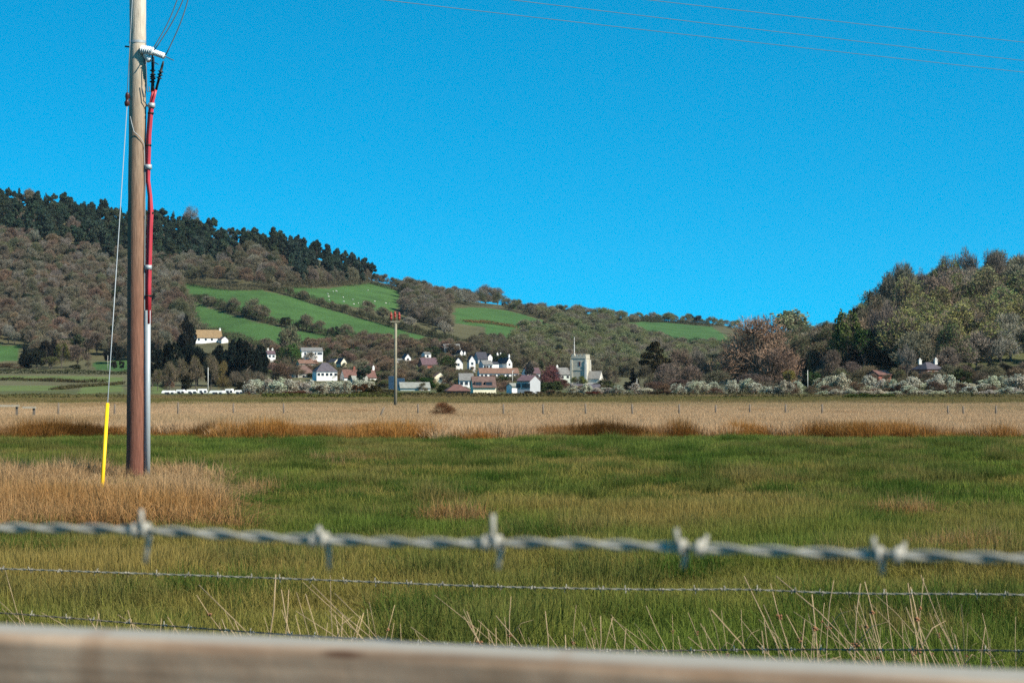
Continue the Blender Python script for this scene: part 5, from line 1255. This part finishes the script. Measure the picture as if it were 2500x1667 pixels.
wood([(2080,925),(2180,925),(2300,925),(2420,922),(2560,915),(2560,945),(2300,948),(2080,945),(1990,940),(2000,925)], 70, [('shrub', 2, (0.17, 0.12, 0.085)), ('shrub', 2, (0.17, 0.15, 0.09)), ('bush', 0.7, (0.06, 0.08, 0.03)), ('bud', 1.5, OLIVE)], (3, 5.5), (1.0, 1.6),
     {'shrub': 'twiggy brown shrub', 'bush': 'dark green bush', 'bud': 'olive scrub tree'}, 'shrub', {k: 'scrub below the knoll, ' + k for k in ('shrub', 'bush', 'bud')}, 11, lms=KNOM, name='scrub_shrub')
SL = [(1800,905),(1850,880),(1930,862),(2020,852),(2090,845),(2080,900),(2000,912),(1900,915),(1800,918)]
wood(SL, 110, [('bud', 3, (0.135, 0.15, 0.075)), ('bare', 2, GREY), ('bare', 1, BROWN)], (8, 12), (0.9, 1.25), {'bud': 'greenish budding slope tree', 'bare': 'leafless slope tree'}, 'tree', {'bud': 'budding trees of the low slope', 'bare': 'leafless trees of the low slope'}, 10, lms=KNOM)

# hedgerows on the hill: each hedge one thing, dense twigs and leaves along a line of the ground
def hedgerow(pts, hgt, wid, tint, label, dens=75, leafy=0.6, size=0.34, gap=0.0):
    P = [hit(*p, True) for p in pts]; P = [p for p in P if p]
    P = np.array(P); seg = np.linalg.norm(np.diff(P[:, :2], axis=0), axis=1); s = np.concatenate([[0], np.cumsum(seg)]); L = s[-1]
    n_ = int(min(26000, L * dens)); u = NR.uniform(0, L, n_)
    hn = hgt * (1 + 0.45 * fbm(u / 5.0, u * 0, 7)) 
    x = np.interp(u, s, P[:, 0]) + NR.normal(size=n_) * wid * 0.35; y = np.interp(u, s, P[:, 1]) + NR.normal(size=n_) * wid * 0.35
    z = T(x, y) + NR.uniform(0, 1, n_) ** 0.8 * hn
    c = np.stack([x, y, z], 1); o0 = c[0].copy(); c -= o0; k = int(n_ * leafy)
    V1, F1 = leaf_quads(c[:k], NR.uniform(0.6, 1.3, k) * size, 0.3)
    td = rdir(n_ - k) + np.array([0, 0, 0.9]); V2, F2 = twig_tris(c[k:], c[k:] + td * 0.55 * size * 3, np.full(n_ - k, size * 0.16))
    sh = NR.uniform(0, 1, n_); sh = np.concatenate([np.repeat(sh[:k], 4), np.repeat(sh[k:], 3)])
    me = mesh('hedgerow', np.concatenate([V1, V2]), [F1, F2 + len(V1)], M['leaf'], shade=sh)
    o = link('hedgerow', me, None, tuple(o0)); o['tint'] = list(tint); tag(o, label, 'hedge'); return o
HG = (0.075, 0.080, 0.042)
hedgerow([(470,729),(520,745),(570,766),(640,786),(720,804),(800,820),(910,838)], 3.6, 3.5, HG, 'long hedge dividing the lowest hillside pasture from the middle one')
hedgerow([(640,706),(700,720),(760,740),(860,770),(960,800),(1060,825),(1150,846)], 3.6, 3.5, HG, 'long dark hedge between the middle pasture and the sheep pasture')
hedgerow([(905,694),(950,706),(990,716)], 3.5, 3.5, (0.07, 0.07, 0.045), 'short hedge at the upper corner of the sheep pasture')
hedgerow([(1225,726),(1300,736),(1400,756)], 2.2, 2.5, HG, 'thin hedge along the crest above the bracken field')
hedgerow([(1235,752),(1290,762),(1345,784)], 4.5, 5, (0.10, 0.09, 0.055), 'thick brown hedge along the top of the bracken field')
hedgerow([(1535,812),(1600,828),(1660,846),(1775,846)], 4.5, 4, (0.045, 0.058, 0.04), 'dark hedge below the far green field beyond the church')
hedgerow([(1530,786),(1620,786),(1740,798)], 3.5, 4, HG, 'hedge along the top of the far green field')
hedgerow([(1135,786),(1190,790),(1260,800)], 1.6, 5, (0.22, 0.125, 0.055), 'rusty bracken strip across the field above the village', 60, 0.7)
hedgerow([(-60,912),(100,912),(180,913),(258,914),(330,914)], 1.6, 2.0, (0.05, 0.06, 0.025), 'dark hedge along the far side of the strip meadow', 40, 0.7)
hedgerow([(-60,928),(90,930),(200,934),(260,934)], 1.0, 2.0, (0.075, 0.06, 0.028), 'low brown hedge between the two strip meadows', 40, 0.6)
hedgerow([(130,952),(200,945),(300,938)], 0.7, 2.0, (0.09, 0.08, 0.035), 'low scrubby bank slanting across the strip meadow', 30, 0.6)
def band(px0, px1, d0, d1, hgt, n_, tints, label, size=0.22, name='bramble_scrub', cat='scrub'):
    d = NR.uniform(d0, d1, n_); px = NR.uniform(px0, px1, n_); x = (px - CXP) / F * d
    hn = hgt * np.clip(0.75 + 0.5 * fbm(x / 4, d / 9, 17), 0.15, 2)
    c = np.stack([x, d, T(x, d) + NR.uniform(0, 1, n_) * hn], 1)
    V1, F1 = leaf_quads(c, NR.uniform(0.6, 1.3, n_) * size, 0.4)
    q = np.clip(0.5 + 0.7 * fbm(x / 7, d / 14, 19), 0, 1); sh = np.repeat(np.clip(NR.uniform(0, 0.7, n_) + 0.3 * q, 0, 1), 4)
    o = link(name, mesh(name, V1, [F1], M['leaf'], shade=sh)); o['tint'] = list(tints); tag(o, label, cat, kind='stuff')
band(-150, 330, 250, 330, 0.55, 9000, (0.085, 0.085, 0.03), 'low olive bramble scrub at the edge of the strip meadow')
band(360, 640, 255, 330, 0.4, 6000, (0.10, 0.075, 0.028), 'low brown scrub in front of the white caravans')
band(640, 980, 255, 330, 0.7, 13000, (0.085, 0.092, 0.024), 'olive bramble hedge in front of the willow scrub')
band(900, 1420, 270, 350, 0.75, 13000, (0.10, 0.082, 0.036), 'brown-olive bramble hedge in front of the village')
band(1380, 2650, 255, 340, 0.6, 16000, (0.095, 0.085, 0.036), 'low brown bramble at the foot of the pale willows')

# scrub along the upper edge of the pastures and below the pines
hedgerow([(452,692),(510,702),(570,710),(640,710),(700,704),(760,704),(850,698),(900,690)], 4.0, 6.0, (0.13, 0.115, 0.07), 'scrubby wood edge along the top of the hillside pastures')
hedgerow([(462,735),(462,770),(470,800),(500,815)], 4.0, 6.0, (0.15, 0.13, 0.085), 'scrubby wood edge running down beside the lowest pasture')
hedgerow([(905,842),(990,850),(1060,858),(1150,864)], 3.5, 5.0, (0.13, 0.11, 0.07), 'brown scrub line under the middle pasture above the village')
hedgerow([(490,810),(560,828),(660,852),(770,852),(900,846)], 3.0, 5.0, (0.10, 0.105, 0.055), 'olive scrub line under the lowest pasture above the houses')
for line, gr in (([(500,744),(570,764),(640,784),(720,803),(800,819),(900,836)], 'lower'), ([(700,719),(760,739),(860,769),(960,799),(1060,824)], 'upper')):
    oo = []
    for t in np.linspace(0.04, 0.97, 12):
        px = np.interp(t, np.linspace(0, 1, len(line)), [p[0] for p in line]) + RND.uniform(-9, 9); py = np.interp(px, [p[0] for p in line], [p[1] for p in line])
        h_ = hit(px, py, True); hh_ = RND.uniform(3.5, 6.5)
        oo.append(plant('bud', h_[0], h_[1], h_[2] - 0.3, hh_ * RND.uniform(0.9, 1.3), hh_, vary((0.21, 0.21, 0.115)), 'x', 'tree', 'trees in the %s pasture hedge' % gr, name='hedge_tree'))
    relabel(oo, 'small olive hedge tree, %s along the ' + gr + ' pasture hedge counting from the wood')
# trees in the hedges
for px, py, h, w, kd, ti, lab in ((505,746,7,1.3,'willow',(0.22,0.2,0.14),'pale flowering bush at the upper end of the long pasture hedge'), (570,762,11,1.0,'bud',(0.13,0.13,0.075),'rounded olive tree in the upper pasture hedge'), (615,776,14,1.0,'bud',(0.15,0.15,0.085),'largest olive tree in the long pasture hedge'), (640,784,11,1.1,'bud',(0.145,0.145,0.08),'olive tree beside the largest one in the pasture hedge'), (698,800,8,0.8,'ever',(0.028,0.04,0.024),'dark evergreen bush in the middle of the pasture hedge'),
                               (722,806,6,0.8,'ever',(0.035,0.05,0.03),'second smaller dark bush along the pasture hedge'), (748,808,12,0.9,'bud',(0.14,0.14,0.08),'tall olive tree after the two dark hedge bushes'), (778,814,9,1.1,'bud',(0.15,0.15,0.085),'broad olive tree low in the pasture hedge'), (818,822,8,0.6,'ever',(0.035,0.05,0.028),'slim dark tree toward the low end of the hedge'), (845,826,10,1.2,'bud',(0.15,0.155,0.09),'wide pale olive tree toward the low end of the hedge'), (885,834,8,1.2,'bud',(0.15,0.145,0.08),'last olive tree of the long pasture hedge'),
                               (675,712,8,1.0,'bare',BARE,'leafless tree at the head of the sheep pasture hedge'), (895,770,11,1.2,'bud',(0.15,0.145,0.085),'broad olive tree in the hedge under the sheep'), (935,782,10,1.1,'bud',(0.145,0.14,0.085),'olive tree close behind the slim pole top'), (1000,806,10,1.1,'bare',GREY,'grey leafless tree in the hedge past the slim pole'), (1048,850,5,0.9,'bush',(0.05,0.06,0.035),'lone dark bush low on the middle pasture'), (1085,826,13,0.9,'bare',GREY,'tall leafless tree at the corner of the middle pasture')):
    h_ = hit(px, py, True)
    f_ = 1.35 if kd != 'ever' else 1.0
    plant(kd, h_[0], h_[1], h_[2] - 0.3, h * w * 0.9, h * 0.8, tuple(c * f_ for c in ti), lab, 'tree', None, name='hedge_tree')

# single trees, nearer first by what they hide
tree('ever', 457, 905, 763, 52, (0.022, 0.026, 0.022), 'dark rounded evergreen just uphill of the lichen-roofed bungalow')
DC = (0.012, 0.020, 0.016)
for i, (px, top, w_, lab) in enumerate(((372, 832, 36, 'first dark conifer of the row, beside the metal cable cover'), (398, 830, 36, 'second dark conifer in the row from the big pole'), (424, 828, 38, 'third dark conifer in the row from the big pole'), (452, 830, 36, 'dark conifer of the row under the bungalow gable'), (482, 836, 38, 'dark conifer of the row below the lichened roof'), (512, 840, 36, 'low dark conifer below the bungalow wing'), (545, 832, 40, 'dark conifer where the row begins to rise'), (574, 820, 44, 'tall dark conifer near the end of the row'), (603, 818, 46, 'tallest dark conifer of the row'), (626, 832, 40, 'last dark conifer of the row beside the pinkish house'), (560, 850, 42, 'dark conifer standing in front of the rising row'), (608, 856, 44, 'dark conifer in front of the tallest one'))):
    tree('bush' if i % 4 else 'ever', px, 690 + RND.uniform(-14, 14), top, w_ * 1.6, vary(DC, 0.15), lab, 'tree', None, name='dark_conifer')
for px, top, w_, ti, lab in ((385, 900, 40, (0.13, 0.13, 0.055), 'olive sapling clump next to the metal cable cover'), (415, 880, 44, (0.15, 0.135, 0.07), 'first tawny willow in front of the dark conifer row'), (445, 872, 46, (0.16, 0.14, 0.075), 'second tawny willow in front of the dark conifers'), (478, 870, 48, (0.15, 0.13, 0.06), 'tallest tawny willow in front of the dark conifers'), (515, 862, 46, (0.16, 0.14, 0.075), 'tawny willow right above the thin pale pole'), (545, 880, 40, (0.19, 0.145, 0.06), 'golden-brown willow at the end of the tawny clump'), (408, 920, 44, (0.19, 0.12, 0.085), 'low reddish shrub behind the first caravans'), (575, 905, 44, (0.14, 0.125, 0.09), 'grey-brown shrub below the dark conifer row'), (605, 900, 50, (0.13, 0.125, 0.085), 'grey olive shrub beside the pale willow scrub'), (635, 905, 50, (0.15, 0.14, 0.10), 'pale grey shrub behind the willow scrub')):
    tree('shrub' if ti[0] > 0.18 else 'bud', px, 560 + RND.uniform(-12, 12), top, w_, ti, lab, 'tree', None, name='willow_tree')
for px, top, w_, lab in ((455, 915, 26, 'small dark bush low among the tawny willows'), (592, 930, 44, 'dark bush at the near end of the caravan row')):
    tree('bush', px, 540, top, w_, (0.03, 0.03, 0.018), lab, 'bush')
tree('leafy', 705, 930, 795, 72, (0.19, 0.20, 0.11), 'pale grey-green rounded tree against the lowest pasture', name='pale_tree')
tree('leafy', 712, 850, 838, 50, (0.09, 0.17, 0.045), 'fresh green tree beside the modern white house', name='green_tree')
tree('leafy', 690, 872, 846, 40, (0.075, 0.12, 0.04), 'deeper green tree left of the fresh green one'.replace('left of', 'touching'), name='green_tree')
tree('shrub', 687, 640, 882, 66, (0.13, 0.085, 0.06), 'dark brown fan-shaped tree in front of the brown-roofed house', name='brown_tree')
tree('bush', 890, 700, 885, 40, (0.055, 0.08, 0.05), 'dark grey-green tree beside the white gable of the long house', name='green_tree')
tree('ever', 1042, 575, 916, 48, (0.035, 0.075, 0.018), 'dark glossy green bush behind the barn', name='green_bush', cat='bush')
tree('leafy', 1088, 830, 868, 54, (0.075, 0.115, 0.035), 'round green tree beside the broad white gable', name='green_tree')
tree('shrub', 1345, 600, 890, 70, (0.19, 0.075, 0.075), 'maroon budding tree beside the shaded grey house', name='maroon_tree')
tree('shrub', 1330, 590, 915, 56, (0.18, 0.08, 0.075), 'smaller maroon tree at the foot of the taller one', name='maroon_tree')
tree('shrub', 1372, 596, 925, 50, (0.15, 0.075, 0.06), 'low red-brown shrub between the maroon tree and the church', name='shrub', cat='shrub')
tree('ever', 1292, 830, 880, 26, (0.05, 0.055, 0.055), 'small dark rounded tree above the purple slate roofs')
tree('leafy', 1412, 700, 918, 48, (0.16, 0.19, 0.05), 'yellow-green bush at the foot of the church tower', cat='bush', name='green_bush')
tree('bush', 1248, 520, 940, 34, (0.035, 0.05, 0.02), 'dark bush in front of the small white shed', cat='bush')
tree('bud', 1490, 690, 905, 60, (0.14, 0.13, 0.085), 'olive tree beside the church nave', name='olive_tree')
tree('bush', 1480, 560, 928, 70, (0.10, 0.11, 0.05), 'olive bush in front of the long low grey roof', cat='bush')
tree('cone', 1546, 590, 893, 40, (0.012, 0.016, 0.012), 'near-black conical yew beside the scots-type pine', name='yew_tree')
tree('bush', 1532, 575, 930, 26, (0.012, 0.016, 0.012), 'near-black bush at the foot of the yew', cat='bush')
tree('scots', 1598, 600, 833, 84, (0.055, 0.046, 0.022), 'irregular dark brown-green pine beyond the pale willows', bark=(0.3, 0.22, 0.17), rz=0.0)
for px, top, w_, d, ti, lab, kd in ((1575, 890, 60, 585, (0.09, 0.08, 0.055), 'dark brown shrub under the irregular pine', 'shrub'), (1625, 885, 70, 560, (0.20, 0.15, 0.12), 'pinkish-brown leafless tree next to the irregular pine', 'shrub'), (1660, 850, 96, 600, (0.20, 0.145, 0.11), 'broad pinkish-brown leafless tree behind the smaller one', 'shrub'), (1705, 855, 80, 610, (0.19, 0.17, 0.14), 'grey leafless tree before the giant bare tree', 'shrub'), (1690, 890, 80, 570, (0.19, 0.14, 0.11), 'brown leafless tree just behind the willow dome', 'shrub'), (1600, 930, 80, 520, (0.13, 0.08, 0.065), 'low dark brown thicket under the pine', 'shrub'), (1660, 925, 80, 515, (0.15, 0.10, 0.08), 'low brown thicket beside the darker one', 'shrub')):
    tree(kd, px, d, top, w_, ti, lab, 'tree', None, name='brown_tree')
tree('bud', 1752, 525, 903, 84, (0.16, 0.165, 0.095), 'smooth olive willow dome before the giant bare tree', name='willow_tree')
tree('giant', 1850, 600, 762, 228, (0.31, 0.20, 0.135), 'giant spreading brown leafless tree', name='great_bare_tree', bark=(0.2, 0.15, 0.11))
tree('shrub', 1795, 612, 835, 110, (0.20, 0.135, 0.095), 'brown leafless tree merging into the giant one', name='brown_tree')
tree('shrub', 1905, 590, 850, 100, (0.205, 0.14, 0.105), 'brown leafless tree under the flank of the giant one', name='brown_tree')
tree('shrub', 1840, 545, 910, 120, (0.17, 0.125, 0.10), 'low brown leafless tree below the giant bare tree', name='brown_tree')
tree('leafy', 1928, 520, 903, 46, (0.26, 0.22, 0.06), 'yellow catkin bush beside the giant bare tree', cat='bush', name='yellow_bush')
tree('cone', 1974, 540, 868, 40, (0.018, 0.028, 0.018), 'dark pointed conifer beyond the yellow bush', name='dark_conifer')
tree('bush', 1985, 515, 900, 40, (0.05, 0.09, 0.03), 'green bush in front of the dark pointed conifer', cat='bush')
tree('bare', 2030, 560, 850, 70, (0.17, 0.13, 0.10), 'rounded brown tree after the dark pointed conifer', name='brown_tree')
tree('bare', 2075, 540, 880, 80, (0.19, 0.14, 0.115), 'brown tree above the small reddish roof', name='brown_tree')
tree('leafy', 1925, 850, 758, 150, (0.27, 0.30, 0.16), 'pale green tree on the skyline behind the giant bare tree', name='green_tree')
tree('leafy', 2070, 600, 760, 90, (0.13, 0.17, 0.05), 'yellow-green tree at the near edge of the wooded knoll', name='green_tree')
tree('leafy', 2110, 590, 800, 70, (0.06, 0.12, 0.03), 'bright green ivy-clad tree at the knoll edge', name='green_tree')
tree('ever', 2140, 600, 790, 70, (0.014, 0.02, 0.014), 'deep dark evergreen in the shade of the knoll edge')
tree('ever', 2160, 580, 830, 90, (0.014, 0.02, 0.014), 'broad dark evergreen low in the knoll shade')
tree('tall', 2165, 590, 720, 110, (0.16, 0.13, 0.11), 'grey-brown tree standing before the dark evergreens')
for px, d, top, w_, ti, lab, kd in ((2112, 640, 748, 70, (0.17, 0.16, 0.10), 'steep-edge olive tree lowest on the knoll shoulder', 'bud'), (2138, 655, 712, 84, (0.13, 0.13, 0.09), 'grey-green tree stepping up the knoll shoulder', 'bud'), (2172, 668, 668, 96, (0.16, 0.155, 0.115), 'tall grey tree at the top of the knoll shoulder', 'bare'), (2212, 672, 640, 110, (0.15, 0.15, 0.11), 'rounded grey tree above the knoll shoulder', 'bare'), (2225, 640, 672, 120, (0.28, 0.28, 0.11), 'big pale olive tree facing the meadow high on the knoll', 'bud'), (2290, 645, 660, 110, (0.27, 0.20, 0.15), 'big brown tree facing the meadow high on the knoll', 'bare'), (2400, 650, 655, 130, (0.27, 0.26, 0.13), 'broad olive tree below the crest trees', 'bud'), (2470, 610, 715, 130, (0.30, 0.29, 0.11), 'broad yellow-olive tree at the picture edge of the knoll', 'bud')):
    tree(kd, px, d, top, w_, ti, lab, 'tree', None, name='knoll_tree')
tree('ever', 2345, 610, 738, 90, (0.016, 0.022, 0.018), 'dark spreading evergreen in the middle of the knoll')
tree('leafy', 2278, 612, 745, 54, (0.10, 0.17, 0.06), 'light green tree beside the dark evergreen on the knoll', name='green_tree')
tree('ever', 2440, 500, 880, 70, (0.02, 0.022, 0.016), 'dark thicket at the foot of the knoll beyond the brick house')
tree('ever', 2133, 690, 705, 40, (0.03, 0.04, 0.032), 'small dark tree at the lowest step of the knoll skyline')
tree('bud', 2165, 705, 662, 84, (0.11, 0.12, 0.09), 'grey-green rounded tree on the knoll skyline')
for px, top, w_, lab in ((2205, 634, 80, 'bare rounded tree on the skyline step of the knoll'), (2255, 650, 70, 'bare tree between the two skyline humps of the knoll'), (2310, 612, 80, 'bare tree below the tallest crest tree'), (2362, 590, 84, 'tallest bare tree on the crest of the knoll'), (2432, 603, 84, 'fan-shaped bare tree on the crest of the knoll'), (2498, 600, 60, 'bare crest tree cut by the edge of the picture')):
    tree('tall', px, 715 + RND.uniform(-10, 10), top, w_, (0.17, 0.15, 0.125), lab, 'tree', None, name='crest_tree')
tree('tall', 462, 1452, 498, 62, (0.18, 0.17, 0.16), 'bare domed tree standing out above the hilltop pines', name='bare_tree')
tree('bare', 1185, 1540, 692, 60, GREY, 'broad leafless tree where the wooded ridge ends on the skyline', name='bare_tree')
tree('bare', 1215, 1545, 700, 46, GREY, 'last leafless tree at the end of the wooded ridge', name='bare_tree')
for px, d, top, w_, ti, lab in ((2232, 470, 904, 44, (0.2, 0.16, 0.10), 'tawny shrub in front of the brick house chimney'), (2262, 465, 907, 40, (0.17, 0.13, 0.09), 'brown shrub in front of the brick house wall'), (2296, 470, 902, 44, (0.2, 0.17, 0.11), 'pale brown shrub hiding the end of the brick house'), (2130, 470, 910, 44, (0.2, 0.13, 0.09), 'red-brown shrub in front of the small reddish roof'), (2165, 465, 912, 40, (0.17, 0.13, 0.085), 'tawny shrub beside the small reddish roof')):
    tree('shrub', px, d, top, w_, ti, lab, 'shrub')
tree('tall', 2215, 500, 830, 60, (0.24, 0.21, 0.17), 'pale bare tree beside the white chimneys of the brick house', name='bare_tree')
tree('bare', 2315, 512, 845, 80, (0.22, 0.17, 0.13), 'brown bare tree leaning over the brick house', name='bare_tree')
# foot of the big wood beside the stay wire
for px, top, w_, ti, kd, d, lab in ((62, 838, 44, (0.018, 0.024, 0.016), 'cone', 930, 'dark conifer at the corner of the small green field'), (90, 845, 50, (0.022, 0.028, 0.018), 'ever', 925, 'dark broad evergreen at the edge of the small green field'), (120, 822, 46, (0.035, 0.03, 0.024), 'ever', 935, 'dark tree at the foot of the hillside wood'), (150, 838, 44, (0.11, 0.115, 0.03), 'leafy', 925, 'yellow-olive tree at the foot of the hillside wood'), (125, 870, 60, (0.12, 0.13, 0.045), 'leafy', 915, 'low yellow-green bush above the strip meadow'), (190, 840, 70, (0.16, 0.12, 0.09), 'bare', 930, 'brown leafless tree over the strip meadow'), (182, 888, 34, (0.05, 0.06, 0.03), 'bush', 912, 'small dark bush beside the thin tree on the meadow edge'), (278, 878, 18, (0.03, 0.03, 0.022), 'ever', 912, 'first of two small dark clipped bushes by the big pole'), (297, 878, 14, (0.022, 0.026, 0.02), 'ever', 912, 'second of two small dark clipped bushes by the big pole'), (275, 835, 50, (0.025, 0.03, 0.025), 'ever', 960, 'dark evergreen behind the two clipped bushes'), (20, 885, 90, (0.14, 0.10, 0.06), 'shrub', 910, 'low brown scrub below the small green field'), (215, 880, 22, (0.17, 0.15, 0.09), 'tall', 905, 'thin pale tree on the meadow edge')):
    tree(kd, px, d, top, w_, ti, lab, 'tree', None, name='wood_edge_tree')

# pale pussy willows and scrub along the field edge
CAT = (0.64, 0.63, 0.48)
def willows(px0, px1, n, d0, d1, t0, t1, w0, w1, lab, gr):
    objs = []
    for i in range(n):
        px = px0 + (px1 - px0) * (i + RND.uniform(0.1, 0.9)) / n; d = RND.uniform(d0, d1)
        objs.append(tree('willow', px, d, RND.uniform(t0, t1), RND.uniform(w0, w1), vary(CAT, 0.2), lab % 'nth', 'bush', gr, bark=(0.14, 0.08, 0.055), twig=(0.17, 0.11, 0.075)))
    relabel(objs, lab)
willows(600, 905, 20, 365, 405, 916, 944, 40, 64, 'pale catkin willow, %s in the row before the village, counting from the caravans', 'willow scrub before the village')
willows(1390, 1580, 10, 360, 390, 932, 955, 36, 58, 'pale catkin willow, %s in the row below the church, counting toward the yew', 'willow scrub below the church')
willows(1650, 1960, 15, 370, 410, 922, 952, 34, 56, 'pale catkin willow, %s in the row below the giant tree, counting from the church', 'willow scrub below the giant tree')
willows(1990, 2520, 20, 340, 360, 940, 962, 40, 60, 'pale catkin willow, %s in the front row below the knoll, counting from the conifer', 'front willow scrub below the knoll')
willows(1990, 2520, 19, 400, 430, 910, 936, 44, 70, 'pale catkin willow, %s in the back row below the knoll, counting from the conifer', 'back willow scrub below the knoll')
oo = []
for i in range(26):
    px = 1400 + (2500 - 1400) * (i + RND.uniform(0.1, 0.9)) / 26
    oo.append(tree('shrub', px, RND.uniform(375, 400), RND.uniform(928, 952), RND.uniform(36, 60), vary((0.15, 0.10, 0.065), 0.25), 'x', 'shrub', 'brown shrubs among the willows'))
relabel(oo, 'red-brown twiggy shrub among the pale willows, %s counting from the church')
for px, top, w_, ti, d, lab in ((880, 935, 50, (0.16, 0.08, 0.04), 350, 'rusty brown bush between the willow scrub and the slim pole'), (915, 938, 50, (0.06, 0.05, 0.022), 345, 'dark bush just beside the slim distant pole'), (940, 945, 60, (0.10, 0.085, 0.035), 345, 'olive thicket behind the slim distant pole'), (720, 952, 60, (0.15, 0.07, 0.045), 350, 'rust-red undergrowth bush below the willow scrub'), (1300, 955, 60, (0.11, 0.075, 0.045), 345, 'brown bush below the shaded grey house'), (1345, 950, 60, (0.13, 0.09, 0.06), 340, 'twiggy brown bush below the maroon tree'),
                            (1450, 962, 46, (0.16, 0.05, 0.035), 352, 'dark red bush among the willows below the church'), (1610, 962, 80, (0.06, 0.04, 0.028), 355, 'near-black bramble under the brown thicket'), (2030, 955, 60, (0.07, 0.04, 0.03), 365, 'dark brown bush among the knoll willows'), (2095, 965, 80, (0.06, 0.09, 0.02), 250, 'bright green bramble mound at the edge of the reeds'), (2150, 970, 80, (0.075, 0.10, 0.025), 255, 'second green bramble mound beside the bright one'), (2330, 925, 60, (0.08, 0.12, 0.03), 440, 'fresh green bush below the brick house'), (2435, 925, 60, (0.05, 0.10, 0.025), 430, 'rounded green bush at the foot of the knoll'), (2190, 940, 40, (0.06, 0.035, 0.025), 370, 'dark hollow bush in the middle of the knoll willows'), (2280, 945, 44, (0.05, 0.04, 0.028), 372, 'dark bush between two pale willows below the brick house')):
    tree('bush', px, d, top, w_, ti, lab, 'bush', None)
tree('giant', 1081, 108, 979, 76, (0.20, 0.095, 0.045), 'low rust-brown bramble mound in the reed bed', 'bush', name='bramble_mound')

# ------------------------------------------------------------------ light spring haze
hz = MB().box(-3100, 3100, -420, 2640, -4, 175)
hm = bpy.data.materials.new('haze'); hm.use_nodes = True
hn = hm.node_tree.nodes; hn.clear(); ho = hn.new('ShaderNodeOutputMaterial'); pv = hn.new('ShaderNodeVolumePrincipled')
pv.inputs['Color'].default_value = (0.80, 0.90, 1.0, 1); pv.inputs['Density'].default_value = 0.00002; pv.inputs['Anisotropy'].default_value = 0.2
hm.node_tree.links.new(pv.outputs[0], ho.inputs['Volume'])
tag(link('haze', hz.mesh('haze', hm)), 'thin pale haze over the whole valley', 'haze', kind='stuff')
